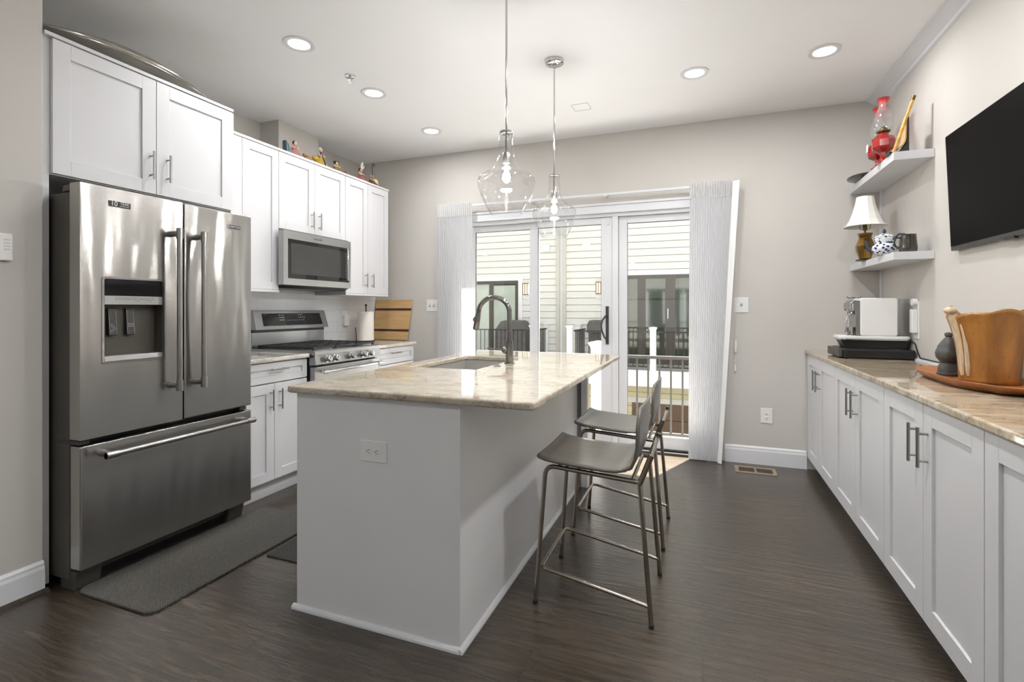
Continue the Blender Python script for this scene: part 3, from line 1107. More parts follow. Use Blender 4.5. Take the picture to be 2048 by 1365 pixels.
def dish(u, v):
    t = u * 2 - 1
    yy = 1.77 + 0.50 * t
    wv = 0.135 * math.sqrt(max(0.0, 1 - abs(t) ** 2.6)) + 0.004
    s_ = v * 2 - 1
    rim = 2.532 + 0.030 * math.cos(t * 2.6 + 0.4) - 0.070 * max(0, t - 0.35) ** 1.0
    base = 2.4655
    depth = (rim - base) * (1 - min(1, abs(t) ** 4))
    zz = rim - depth * (1 - abs(s_) ** 2.5)
    return (-2.86 + wv * s_, yy, max(2.463, zz))


g.grid(dish, 40, 14)
tag(g.done('silver_dish', 'silver', None, (-2.86, 1.80, 2.461), smooth='all', solid=0.003), 'long boat-shaped silver dish on top of the refrigerator cabinet', 'dish')

# ------------------------------------------------------------------ microwave
Mw = thing('microwave', (-3.0, 3.158, 1.41), 'over-the-range stainless microwave with dark window under the short cabinet', 'microwave')
B(XL + 0.003, -2.866, 2.797, 3.520, 1.412, 1.826).done('microwave_body', 'dgrey', Mw)
MX0, MX1 = -2.865, -2.815
g = G()
wy0, wy1, wz0, wz1 = 2.800, 3.463, 1.462, 1.752
y0_, y1_, z0_, z1_ = 2.760, 3.492, 1.414, 1.8115
g.box(MX0, MX1, y0_, wy0, z0_, z1_)
g.box(MX0, MX1, wy1 + 0.008, y1_, z0_, z1_)
g.box(MX0, MX1, wy0, wy1 + 0.008, z0_, wz0)
g.box(MX0, MX1, wy0, wy1 + 0.008, wz1, z1_)
mdoor = g.done('door', 'steel_plain', Mw)
B(MX0, MX1 - 0.004, wy0, wy1 + 0.008, wz0, wz1).done('door_window', 'blackgloss', mdoor)
B(MX1 - 0.004, MX1 - 0.002, wy0 + 0.03, 3.375, wz0 + 0.035, wz1 - 0.03).done('window_screen', 'dgrey', mdoor)
g = G()
for t in range(12):
    zc = 1.50 + t * 0.018
    g.box(MX1 - 0.0042, MX1 - 0.0032, 3.436, 3.441, zc, zc + 0.006)
    g.box(MX1 - 0.0042, MX1 - 0.0032, 3.450, 3.455, zc, zc + 0.006)
g.done('keypad_marks', 'white_ink', mdoor)
g = G()
g.cyl((MX1 + 0.034, 3.412, 1.475), (MX1 + 0.034, 3.412, 1.745), 0.009, 16)
for zz in (1.489, 1.731):
    g.cyl((MX1 - 0.004, 3.412, zz), (MX1 + 0.034, 3.412, zz), 0.0075, 12)
g.done('handle', 'chrome', mdoor, smooth=True)
B(MX1, MX1 + 0.002, 3.05, 3.155, 1.767, 1.792).done('badge_plate', 'steel_plain', mdoor, bevel=0.001)
text('KitchenAid', 0.019, 0.0003, 'badge_lettering', 'dark_ink', mdoor, lambda u, v, w_: (MX1 + 0.0024 + w_, 3.1025 + u, 1.7795 + v))
g = G()
g.hexa([(XL + 0.02, 2.80, 1.392), (-2.90, 2.80, 1.392), (-2.90, 3.51, 1.392), (XL + 0.02, 3.51, 1.392),
        (XL + 0.02, 2.797, 1.4115), (-2.868, 2.797, 1.4115), (-2.868, 3.52, 1.4115), (XL + 0.02, 3.52, 1.4115)])
g.done('underside_vent', 'black', Mw)

# ------------------------------------------------------------------ gas range
R_ = thing('gas_range', (-2.9, 3.175, 0), 'stainless gas range with five knobs and black cast iron grates', 'stove')
RY0, RY1 = 2.796, 3.556
B(XL + 0.01, -2.615, RY0, RY1, 0.06, 0.895).done('range_body', 'black', R_)
g = G()
g.prism([(XL + 0.01, 0.895), (-2.575, 0.895), (-2.562, 0.905), (-2.562, 0.930), (-2.575, 0.938), (XL + 0.01, 0.938)], 'xz', RY0, RY1)
g.done('cooktop', 'steel_plain', R_)
g = G()                                              # sloping knob panel
g.prism([(-2.615, 0.835), (-2.556, 0.838), (-2.566, 0.904), (-2.615, 0.904)], 'xz', RY0, RY1)
cp = g.done('control_panel', 'steel_plain', R_)
for yy in (2.905, 2.985, 3.165, 3.315, 3.400):
    g = G()
    c = Vector((-2.561, yy, 0.873))
    g.tube([c, c + Vector((0.010, 0, 0.001))], 0.0265, 24)
    g.tube([c + Vector((0.010, 0, 0.001)), c + Vector((0.018, 0, 0.002)), c + Vector((0.040, 0, 0.004)), c + Vector((0.046, 0, 0.005))], [0.019, 0.021, 0.022, 0.017], 24)
    g.box(-2.522, -2.512, yy - 0.004, yy + 0.004, 0.862, 0.893)
    g.done('knob', 'chrome', cp, smooth=True)
od = B(-2.614, -2.572, RY0 + 0.004, RY1 - 0.004, 0.235, 0.822).done('oven_door', 'steel_plain', R_, bevel=0.004)
B(-2.574, -2.5705, RY0 + 0.09, RY1 - 0.09, 0.37, 0.725).done('oven_window', 'blackgloss', od)
g = G()
g.cyl((-2.522, RY0 + 0.055, 0.788), (-2.522, RY1 - 0.055, 0.788), 0.0115, 18)
for yy in (RY0 + 0.078, RY1 - 0.078):
    g.cyl((-2.572, yy, 0.788), (-2.522, yy, 0.788), 0.010, 12)
for ya, yb in ((RY0 + 0.035, RY0 + 0.085), (RY1 - 0.085, RY1 - 0.035)):
    g.cyl((-2.522, ya, 0.788), (-2.522, yb, 0.788), 0.0155, 18)
g.done('handle', 'chrome', od, smooth=True)
B(-2.614, -2.576, RY0 + 0.004, RY1 - 0.004, 0.075, 0.228).done('storage_drawer', 'steel_plain', R_, bevel=0.004)
B(XL + 0.05, -2.66, RY0 + 0.03, RY1 - 0.03, 0.0, 0.06).done('base_plinth', 'black', R_)
g = G()
g.box(-3.222, -3.160, RY0, RY1, 0.939, 1.055)
g.done('back_riser', 'steel_plain', R_)
B(-3.200, -3.155, RY0 + 0.005, RY1 - 0.005, 1.056, 1.078).done('back_vent', 'black', R_)
g = G()
g.hexa([(-3.225, RY0 - 0.004, 1.078), (-3.112, RY0 - 0.004, 1.078), (-3.112, RY1 + 0.006, 1.078), (-3.225, RY1 + 0.006, 1.078),
        (-3.225, RY0 + 0.004, 1.225), (-3.155, RY0 + 0.004, 1.225), (-3.155, RY1, 1.225), (-3.225, RY1, 1.225)])
bgd = g.done('control_console', 'steel_plain', R_, bevel=0.003)


def cons(y, z, off=0.0015):
    return (-3.112 - 0.043 * (z - 1.078) / 0.147 + off, y, z)


g = G()
q = [(2.865, 1.106), (3.495, 1.106), (3.485, 1.202), (2.870, 1.202)]
g.hexa([cons(*q[0], -0.001), cons(*q[1], -0.001), cons(*q[2], -0.001), cons(*q[3], -0.001)] + [cons(*p_, 0.002) for p_ in q])
g.done('display_glass', 'blackgloss', bgd)
for (ya, za, nx, nz, dy) in ((3.03, 1.187, 4, 1, 0.014), (3.03, 1.167, 4, 1, 0.014), (3.03, 1.148, 4, 1, 0.014), (3.11, 1.145, 8, 1, 0.024), (3.235, 1.187, 3, 1, 0.018), (3.235, 1.167, 4, 1, 0.02)):
    g = G()
    for i in range(nx):
        y_ = ya + i * dy
        g.hexa([cons(y_, za, 0.0021), cons(y_ + 0.008, za, 0.0021), cons(y_ + 0.008, za + 0.004, 0.0021), cons(y_, za + 0.004, 0.0021),
                cons(y_, za, 0.0026), cons(y_ + 0.008, za, 0.0026), cons(y_ + 0.008, za + 0.004, 0.0026), cons(y_, za + 0.004, 0.0026)])
    g.done('display_marks', 'white_ink', bgd)
for k in range(3):                                   # three grates
    ya = RY0 + 0.03 + k * 0.236
    yb = ya + 0.228
    g = G()
    xa, xb = -3.13, -2.612
    zt = 0.964
    for xx in (xa, xb):
        g.box(xx - 0.006, xx + 0.006, ya, yb, 0.948, zt)
    for yy in (ya + 0.006, yb - 0.006):
        g.box(xa, xb, yy - 0.006, yy + 0.006, 0.948, zt)
    for i in range(5):
        xx = xa + (xb - xa) * (i + 1) / 6
        g.box(xx - 0.005, xx + 0.005, ya, yb, 0.952, zt + 0.002)
    ym = (ya + yb) / 2
    g.box(xa, xb, ym - 0.005, ym + 0.005, 0.952, zt + 0.001)
    for xx in (xa, xb):
        for yy in (ya + 0.008, yb - 0.008):
            g.box(xx - 0.007, xx + 0.007, yy - 0.007, yy + 0.007, 0.938, 0.95)
    g.done('grate', 'iron', R_, bevel=0.0015)
for (xx, yy) in ((-2.99, 2.94), (-2.74, 2.94), (-2.99, 3.41), (-2.74, 3.41), (-2.87, 3.176)):
    G().lathe([(0.0, 0.938), (0.045, 0.938), (0.043, 0.945), (0.030, 0.947), (0.028, 0.953), (0.0, 0.954)], (xx, yy, 0), 24).done('burner', 'iron', R_, smooth=True)

# ------------------------------------------------------------------ island
I = thing('kitchen_island', (-1.19, 2.53, 0), 'white panelled kitchen island standing in the middle of the floor', 'kitchen island')
IX0, IX1, IY0, IY1 = -1.567, -0.815, 1.607, 3.440
g = G()
g.box(IX0, IX1, IY0, IY0 + 0.02, 0, ZB)
g.box(IX0, IX1, IY1 - 0.02, IY1, 0, ZB)
g.box(IX1 - 0.02, IX1, IY0 + 0.02, IY1 - 0.02, 0, ZB)
g.box(IX0, IX0 + 0.02, IY0 + 0.02, IY1 - 0.02, 0.1, ZB)
g.box(IX0 + 0.06, IX0 + 0.08, IY0 + 0.02, IY1 - 0.02, 0.0, 0.1)
g.box(IX0 + 0.02, IX1 - 0.02, IY0 + 0.02, IY1 - 0.02, 0.1, 0.12)
g.done('island_body', 'isl', I)
g = G()
q = [(0, 0), (0.016, 0), (0.0150, 0.008), (0.0105, 0.0145), (0.004, 0.018), (0, 0.0185)]
g.prism([(IY0 - a, z) for a, z in q], 'yz', IX0 - 0.016, IX1 + 0.002)
g.prism([(IX1 + a, z) for a, z in q], 'xz', IY0 - 0.014, IY1)
g.done('shoe_moulding', 'trim', I)
B(IX1, IX1 + 0.028, 3.405, IY1, 0.0, ZB).done('shadow_gap_strip', mat('shadow_gap_grey', L(128, 128, 131), 0.5), I)  # grey strip standing in for the shadow gap beside the post
B(IX1 + 0.0285, IX1 + 0.072, 3.395, IY1, 0.0, ZB).done('end_post', 'isl', I, bevel=0.002)
for (ya, yb) in ((IY0 + 0.03, 2.2), (2.2, 2.66), (2.66, 3.12), (3.12, 3.41)):
    door(I, ya, yb, 0.12, 0.885, IX0, -1, 0.06)

# worktop with a cut-out for the sink
SK = (-1.492, -1.102, 2.345, 3.033)
g = G()
x0, x1, y0, y1 = -1.600, -0.527, 1.577, 3.466
xs = [x0, SK[0], SK[1], x1]
ys = [y0, SK[2], SK[3], y1]
V = {}
for zi, z in enumerate((ZB, ZW)):
    for i, x in enumerate(xs):
        for j, y in enumerate(ys):
            V[(i, j, zi)] = g.bm.verts.new((x, y, z))
for i in range(3):
    for j in range(3):
        if (i, j) == (1, 1):
            continue
        g.bm.faces.new([V[(i, j, 1)], V[(i + 1, j, 1)], V[(i + 1, j + 1, 1)], V[(i, j + 1, 1)]])
        g.bm.faces.new([V[(i, j, 0)], V[(i, j + 1, 0)], V[(i + 1, j + 1, 0)], V[(i + 1, j, 0)]])


def side(a, b):
    g.bm.faces.new([V[a + (0,)], V[b + (0,)], V[b + (1,)], V[a + (1,)]])


for i in range(3):
    side((i, 0), (i + 1, 0))
    side((i, 3), (i + 1, 3))
    side((0, i), (0, i + 1))
    side((3, i), (3, i + 1))
side((1, 1), (2, 1))
side((1, 2), (2, 2))
side((1, 1), (1, 2))
side((2, 1), (2, 2))
ce = [e for e in g.bm.edges if abs(e.verts[0].co.z - e.verts[1].co.z) > 0.01 and abs(e.verts[0].co.x - e.verts[1].co.x) < 1e-6 and (abs(e.verts[0].co.x - x0) < 1e-6 or abs(e.verts[0].co.x - x1) < 1e-6) and (abs(e.verts[0].co.y - y0) < 1e-6 or abs(e.verts[0].co.y - y1) < 1e-6)]
bmesh.ops.bevel(g.bm, geom=ce, offset=0.022, segments=4, affect='EDGES', profile=0.5)
tag(g.done('worktop', 'quartz', None, (-1.06, 2.52, ZB), bevel=0.009, seg=4), 'large polished beige stone worktop with sink cut-out on the island', 'worktop')
S = thing('sink', (-1.297, 2.69, 0.69), 'undermounted stainless steel sink set in the island worktop', 'sink')
g = G()
a0, a1, b0, b1 = SK[0] - 0.006, SK[1] + 0.006, SK[2] - 0.006, SK[3] + 0.006
zb = 0.70
g.box(a0 - 0.012, a0, b0 - 0.012, b1 + 0.012, zb, ZB - 0.001)
g.box(a1, a1 + 0.012, b0 - 0.012, b1 + 0.012, zb, ZB - 0.001)
g.box(a0, a1, b0 - 0.012, b0, zb, ZB - 0.001)
g.box(a0, a1, b1, b1 + 0.012, zb, ZB - 0.001)
g.box(a0 - 0.012, a1 + 0.012, b0 - 0.012, b1 + 0.012, zb - 0.01, zb)
g.done('basin', mat('satin_sink_steel', L(196, 194, 190), 0.38, 0.55, var=0.03), S)
G().lathe([(0, 0.7005), (0.05, 0.7005), (0.046, 0.706), (0.02, 0.704), (0, 0.703)], (-1.297, 2.69, 0), 24).done('drain', 'chrome', S, smooth=True)

Fa = thing('faucet', (-1.045, 2.691, ZW), 'tall dark chrome gooseneck faucet standing beside the island sink', 'faucet')
fx, fy = -1.045, 2.691
G().lathe([(0, 0), (0.030, 0), (0.030, 0.005), (0.0225, 0.008), (0.0225, 0.128), (0.0, 0.128)], (fx, fy, ZW), 28).done('faucet_body', 'dchrome', Fa, smooth=True)
g = G()
pts = [(fx, fy, ZW + 0.126), (fx, fy, 1.13), (fx, fy, 1.21)]
R0 = 0.098
cxx = fx - R0
for i in range(1, 16):
    a = PI * 0.93 * i / 15
    pts.append((cxx + R0 * math.cos(a), fy, 1.215 + R0 * 0.92 * math.sin(a)))
e = pts[-1]
pts.append((e[0] - 0.006, fy, e[2] - 0.03))
g.tube(pts, 0.0145, 18)
g.done('spout', 'dchrome', Fa, smooth=True)
g = G()
e = pts[-1]
g.tube([(e[0], fy, e[2] + 0.004), (e[0] - 0.004, fy, e[2] - 0.022), (e[0] - 0.014, fy, e[2] - 0.085), (e[0] - 0.015, fy, e[2] - 0.092)], [0.0165, 0.0175, 0.0195, 0.0165], 18)
g.ball((e[0] - 0.026, fy, e[2] - 0.030), 0.010, (0.8, 1, 1.6))
g.done('spray_head', 'dchrome', Fa, smooth=True)
g = G()
g.ball((fx - 0.024, fy - 0.010, 0.998), 0.021)
g.tube([(fx - 0.04, fy - 0.010, 0.998), (fx - 0.135, fy - 0.010, 1.006)], [0.0055, 0.0045], 12)
g.done('lever', 'dchrome', Fa, smooth=True)
tag(G().lathe([(0, 0), (0.021, 0), (0.021, 0.003), (0.012, 0.005), (0.011, 0.010), (0, 0.010)], (-1.050, 2.52, ZW), 24).done('sink_button', 'nickel', None, (-1.05, 2.52, ZW), smooth=True), 'small round metal push button on the island worktop near the faucet', 'button')


# ------------------------------------------------------------------ switch plates and sockets
def plate(name, c, nrm, wd, ht, label, cat, kind, group=None):
    """nrm: 'y-' (on back wall / island front) or 'x+' (on left walls)"""
    cx, cy, cz = c
    r = thing(name, c, label, cat, group)

    def bx(u0, u1, v0, v1, d0, d1, nm, m, bev=0.0):
        if nrm == 'y-':
            return B(cx + u0, cx + u1, cy - d1, cy - d0, cz + v0, cz + v1).done(nm, m, r, bevel=bev)
        return B(cx + d0, cx + d1, cy + u0, cy + u1, cz + v0, cz + v1).done(nm, m, r, bevel=bev)
    bx(-wd / 2, wd / 2, -ht / 2, ht / 2, 0, 0.006, 'cover_plate', 'plastic', 0.002)
    if kind.startswith('outlet'):
        hor = kind.endswith('h')
        for s_ in (-1, 1):
            g = G()
            uc, vc = (s_ * 0.0195, 0) if hor else (0, s_ * 0.0195)
            poly = [(uc + 0.0145 * math.cos(2 * PI * i / 20), vc + 0.0165 * math.sin(2 * PI * i / 20)) for i in range(20)]
            poly = [(u, max(vc - 0.0125, min(vc + 0.0125, v))) for u, v in poly] if not hor else [(max(uc - 0.0125, min(uc + 0.0125, (u - uc) * 1.1 + uc)), v) for u, v in poly]
            if nrm == 'y-':
                g.prism([(cx + u, cz + v) for u, v in poly], 'xz', cy - 0.0085, cy - 0.006)
            else:
                g.prism([(cy + u, cz + v) for u, v in poly], 'yz', cx + 0.006, cx + 0.0085)
            o = g.done('socket', 'plastic', r, bevel=0.0008)
            sl = G()
            if hor:
                q = [(uc - 0.002, uc + 0.006, 0.0045, 0.0065), (uc - 0.002, uc + 0.005, -0.0065, -0.0045), (uc - 0.009, uc - 0.005, -0.002, 0.002)]
            else:
                q = [(-0.0065, -0.0045, vc - 0.001, vc + 0.007), (0.0045, 0.0065, vc - 0.001, vc + 0.006), (-0.002, 0.002, vc - 0.0095, vc - 0.005)]
            for (u0, u1, v0, v1) in q:
                if nrm == 'y-':
                    sl.box(cx + u0, cx + u1, cy - 0.0091, cy - 0.0086, cz + v0, cz + v1)
                else:
                    sl.box(cx + 0.0086, cx + 0.0091, cy + u0, cy + u1, cz + v0, cz + v1)
            sl.done('slots', 'slot', o)
    elif kind == 'toggle2':
        for u in (-0.023, 0.023):
            bx(u - 0.006, u + 0.006, -0.013, 0.013, 0.006, 0.0075, 'toggle_slot', 'slot')
            bx(u - 0.0045, u + 0.0045, -0.004, 0.011, 0.007, 0.016, 'toggle', 'plastic', 0.001)
    elif kind == 'jack':
        bx(-0.007, 0.007, -0.009, 0.009, 0.006, 0.0095, 'jack_insert', 'slot', 0.001)
        bx(-0.0035, 0.0035, -0.005, 0.005, 0.0095, 0.0105, 'jack_pin', 'plastic')
    return r


plate('wall_socket', (-1.186, IY0, 0.686), 'y-', 0.121, 0.080, 'white double socket plate fixed sideways on the island front', 'socket', 'outlet_h')
plate('wall_socket', (0.474, YB, 0.390), 'y-', 0.084, 0.118, 'white double socket on the back wall above the skirting', 'socket', 'outlet_v')
plate('switch_plate', (-2.553, YB, 1.273), 'y-', 0.118, 0.118, 'white two-switch plate on back wall left of the sheer blind', 'light switch', 'toggle2')
plate('wall_jack', (0.292, YB, 1.270), 'y-', 0.104, 0.122, 'square white jack plate on back wall right of the blind', 'wall plate', 'jack')
# keypad on the partition
K = thing('wall_keypad', (XP, 1.13, 1.49), 'white alarm keypad on the grey wall left of the refrigerator', 'keypad')
B(XP, XP + 0.024, 1.065, 1.190, 1.435, 1.548).done('case', 'plastic', K, bevel=0.006, seg=3)
g = G()
for i in range(4):
    g.box(XP + 0.024, XP + 0.0255, 1.160, 1.180, 1.480 + i * 0.013, 1.4835 + i * 0.013)
g.done('key_lines', 'greyside', K)
# plug-in night light on the splashback
NLt = thing('plug_in_sensor', (XL + 0.006, 3.91, 1.13), 'white plug-in device on the tiled splashback right of the range', 'plug-in device')
B(XL + 0.006, XL + 0.011, 3.872, 3.948, 1.105, 1.222).done('cover_plate', 'plastic', NLt, bevel=0.002)
B(XL + 0.011, XL + 0.050, 3.880, 3.940, 1.075, 1.180).done('case', 'plastic', NLt, bevel=0.010, seg=3)


# ------------------------------------------------------------------ bar stools
def bent(pts, r, rad=0.03, n=5):
    """polyline with rounded corners -> list of points"""
    P = [Vector(p) for p in pts]
    out = [P[0]]
    for i in range(1, len(P) - 1):
        a = (P[i - 1] - P[i])
        b = (P[i + 1] - P[i])
        rr = min(rad, a.length * 0.45, b.length * 0.45)
        s0 = P[i] + a.normalized() * rr
        s1 = P[i] + b.normalized() * rr
        for k in range(n + 1):
            t = k / n
            out.append(s0 * (1 - t) ** 2 + P[i] * 2 * t * (1 - t) + s1 * t * t)
    out.append(P[-1])
    return out


def make_stool(cx, cy, label):
    """front (towards the island) is -X; legs spread 0.47 x 0.405"""
    T = thing('bar_stool', (cx, cy, 0), label, 'bar stool', 'metal bar stools at the island')
    r = 0.0095
    fxl, bxl = cx - 0.236, cx + 0.236           # feet
    fxt, bxt = cx - 0.192, cx + 0.190           # frame corners at seat
    zs = 0.578
    for s_ in (-1, 1):
        yf = cy + s_ * 0.205
        yt = cy + s_ * 0.188
        # front leg bends into the side rail
        p = bent([(fxl, yf, 0.004), (fxt - 0.004, yt, zs), (bxt, yt, zs - 0.026)], r, 0.045, 7)
        G().tube(p, r, 12).done('front_leg', 'stoolmetal', T, smooth=True)
        G().tube([(bxl, yf, 0.004), (bxt, yt, zs - 0.026)], r, 12).done('back_leg', 'stoolmetal', T, smooth=True)
        # raking upright that carries the back
        G().tube([(bxt - 0.002, yt, zs - 0.036), (bxt + 0.045, yt, zs + 0.085)], 0.011, 12).done('back_upright', 'stoolmetal', T, smooth=True)
        for (fx_, fz) in ((fxl, 0), (bxl, 0)):
            pass
    # foot rail: U shape running round the front
    zf = 0.152
    t = zf / zs
    fxr = fxl + (fxt - fxl) * t + 0.012
    yr = 0.205 + (0.188 - 0.205) * t
    bxr = bxl + (bxt - bxl) * 0.13
    p = bent([(bxr, cy - yr, zf - 0.075), (fxr, cy - yr, zf), (fxr, cy + yr, zf), (bxr, cy + yr, zf - 0.075)], r, 0.03, 6)
    G().tube(p, 0.0085, 12).done('foot_rail', 'stoolmetal', T, smooth=True)
    for (xx, zz, rr) in ((fxt + 0.05, zs - 0.003, 0.008), (bxt - 0.03, zs - 0.024, 0.008), (bxt + 0.038, zs + 0.065, 0.009)):
        G().tube([(xx, cy - 0.188, zz), (xx, cy + 0.188, zz)], rr, 10).done('cross_bar', 'stoolmetal', T, smooth=True)
    # one-piece ply shell: seat that sweeps up into the back
    prof = [(-0.232, 0.614), (-0.215, 0.607), (-0.19, 0.600), (-0.14, 0.594), (-0.08, 0.589), (-0.02, 0.585), (0.05, 0.582), (0.10, 0.584),
            (0.135, 0.592), (0.162, 0.612), (0.180, 0.645), (0.192, 0.69), (0.198, 0.74), (0.202, 0.79), (0.205, 0.838)]

    def shell(u, v):
        f = u * (len(prof) - 1)
        i = min(int(f), len(prof) - 2)
        t_ = f - i
        x = prof[i][0] * (1 - t_) + prof[i + 1][0] * t_
        z = prof[i][1] * (1 - t_) + prof[i + 1][1] * t_
        s_ = v * 2 - 1
        # rounded outline corners and a slight dish across
        hw = 0.208
        if u < 0.06:
            hw -= 0.012 * (1 - u / 0.06) ** 2
        if u > 0.86:
            hw -= 0.055 * ((u - 0.86) / 0.14) ** 2.2
        if u > 0.6:
            x += 0.018 * (s_ * s_) * -1 * min(1, (u - 0.6) / 0.3)
            if u > 0.9:
                z += 0.016 * (1 - s_ * s_) * (u - 0.9) / 0.1
        else:
            z += 0.006 * s_ * s_
        return (cx + x, cy + hw * s_, z)
    G().grid(shell, 42, 16).done('seat_shell', 'stoolseat', T, smooth='all', solid=0.012)
    for (xx, yy) in ((fxl, -0.205), (fxl, 0.205), (bxl, -0.205), (bxl, 0.205)):
        G().cyl((cx + (xx - cx), cy + yy, 0.0), (cx + (xx - cx), cy + yy, 0.012), 0.0115, 14).done('foot_cap', 'black', T, smooth=True)
    return T


st = make_stool(-0.421, 2.200, 'metal-legged bar stool with grey seat, the one nearer the camera')
copy_tree(st, (-0.424, 2.868, 0), 'metal-legged bar stool with grey seat, the one nearer the sliding door')


# ------------------------------------------------------------------ pendant lamps
def make_pendant(x, y, label):
    P = thing('pendant_lamp', (x, y, ZC), label, 'pendant lamp', 'clear glass pendant lamps over the island')
    zt = 2.072
    G().lathe([(0, ZC), (0.060, ZC), (0.061, ZC - 0.006), (0.058, ZC - 0.018), (0.045, ZC - 0.026), (0.012, ZC - 0.028), (0.011, ZC - 0.045), (0, ZC - 0.045)], (x, y, 0), 32).done('canopy', 'chrome', P, smooth=True)
    G().cyl((x, y, ZC - 0.03), (x, y, 1.972), 0.0052, 12).done('rod', 'chrome', P, smooth=True)
    G().lathe([(0, zt + 0.006), (0.030, zt + 0.005), (0.034, zt), (0.034, zt - 0.005), (0.030, zt - 0.007), (0, zt - 0.007)], (x, y, 0), 32).done('collar', 'chrome', P, smooth=True)
    G().lathe([(0, 1.976), (0.016, 1.975), (0.0185, 1.968), (0.0185, 1.928), (0.017, 1.924), (0, 1.924)], (x, y, 0), 24).done('lamp_holder', 'nickel', P, smooth=True)
    prof = [(0.034, 2.066), (0.035, 2.03), (0.036, 1.99), (0.040, 1.955), (0.050, 1.925), (0.066, 1.900), (0.090, 1.882), (0.118, 1.868),
            (0.133, 1.853), (0.1365, 1.838), (0.134, 1.815), (0.124, 1.780), (0.109, 1.745), (0.094, 1.715), (0.080, 1.692), (0.070, 1.684)]
    o = G().lathe(prof, (x, y, 0), 48).done('glass_shade', 'glass', P, smooth='all')
    b = G().lathe([(0.012, 1.924), (0.013, 1.912), (0.024, 1.880), (0.027, 1.860), (0.022, 1.840), (0.010, 1.830), (0, 1.828)], (x, y, 0), 24).done('bulb', 'glass', P, smooth='all')
    G().lathe([(0, 1.918), (0.006, 1.915), (0.0085, 1.90), (0.0085, 1.862), (0.005, 1.850), (0, 1.848)], (x, y, 0), 14).done('filament', 'filament', b, smooth='all')
    return P


pn = make_pendant(-0.866, 2.190, 'clear glass pendant lamp over the island, the nearer and larger-looking one')
copy_tree(pn, (-0.866, 3.004, ZC), 'clear glass pendant lamp over the island, the farther one by the door')
for y in (2.190, 3.004):
    light('POINT', 'pendant_bulb_light', (-0.866, y, 1.868), BULB_POWER, (1.0, 0.985, 0.965), shadow_soft_size=0.028)


# ------------------------------------------------------------------ ceiling fittings
def make_can(x, y, label):
    D = thing('recessed_downlight', (x, y, ZC), label, 'ceiling light', 'recessed ceiling downlights')
    g = G()
    g.lathe([(0.062, ZC - 0.0005), (0.088, ZC - 0.0005), (0.088, ZC - 0.005), (0.066, ZC - 0.007), (0.061, ZC - 0.004), (0.062, ZC - 0.0005)], (x, y, 0), 40)
    g.done('trim_ring', 'trim', D, smooth=True)
    G().lathe([(0, ZC - 0.0006), (0.062, ZC - 0.0006), (0.061, ZC - 0.003), (0, ZC - 0.003)], (x, y, 0), 40).done('diffuser', 'canglow', D)
    return D


can = make_can(-2.206, 2.278, 'round glowing downlight above and in front of the refrigerator, nearest of the left row')
vis = [(-2.206, 2.987, 'round glowing downlight in the left row, the middle one of three'),
       (-2.206, 3.801, 'round glowing downlight in the left row, closest to the back wall'),
       (-0.049, 3.487, 'round glowing downlight between the second pendant and the right wall'),
       (0.685, 3.470, 'round glowing downlight nearest the crown moulding on the right')]
for x, y, lb in vis:
    copy_tree(can, (x, y, ZC), lb)
for x, y in ((-2.206, 2.278), (-2.206, 2.987), (-2.206, 3.801), (-0.049, 3.487), (0.685, 3.470)):
    light('AREA', 'downlight_beam', (x, y, ZC - 0.012), CAN_POWER, WARM, shape='DISK', size=0.12)
for x, y, pw, wh in ((-0.049, 1.75, ADDED_MID_POWER, 'over the stools'), (0.685, 1.75, ADDED_MID_POWER, 'above the near end of the right worktop'), (-2.0, -0.6, ADDED_REAR_POWER, 'of the living area, near row, left'), (0.3, -0.6, ADDED_REAR_POWER, 'of the living area, near row, right'), (-2.0, -2.6, ADDED_REAR_POWER, 'of the living area, rear row, left'), (0.3, -2.6, ADDED_REAR_POWER, 'of the living area, rear row, right')):  # extra cans out of view, added only to brighten the room
    copy_tree(can, (x, y, ZC), 'added unseen downlight ' + wh)
    light('AREA', 'downlight_beam', (x, y, ZC - 0.012), pw, WARM, shape='DISK', size=0.12)

Sp = thing('sprinkler_head', (-2.193, 2.712, ZC), 'small chrome fire sprinkler hanging from the ceiling', 'sprinkler')
G().lathe([(0, ZC), (0.036, ZC), (0.034, ZC - 0.006), (0.012, ZC - 0.009), (0, ZC - 0.009)], (-2.193, 2.712, 0), 28).done('escutcheon', 'chrome', Sp, smooth=True)
g = G()
g.cyl((-2.193, 2.712, ZC - 0.006), (-2.193, 2.712, ZC - 0.024), 0.008, 12)
for s_ in (-1, 1):
    g.tube([(-2.193 + s_ * 0.006, 2.712, ZC - 0.022), (-2.193 + s_ * 0.012, 2.712, ZC - 0.034), (-2.193 + s_ * 0.003, 2.712, ZC - 0.048)], 0.0018, 8)
g.lathe([(0, ZC - 0.052), (0.015, ZC - 0.052), (0.015, ZC - 0.050), (0, ZC - 0.048)], (-2.193, 2.712, 0), 20)
g.done('deflector', 'chrome', Sp, smooth=True)
g = G()
ring_prism(g, rrect(-0.935, -0.805, 3.70, 3.83, 0.004, 2), rrect(-0.931, -0.809, 3.704, 3.826, 0.003, 2), 'xy', ZC - 0.002, ZC)
tag(g.done('ceiling_hatch', 'greyside', None, (-0.87, 3.765, ZC)), 'faint square outline of a flush panel in the ceiling near the door', 'ceiling panel')


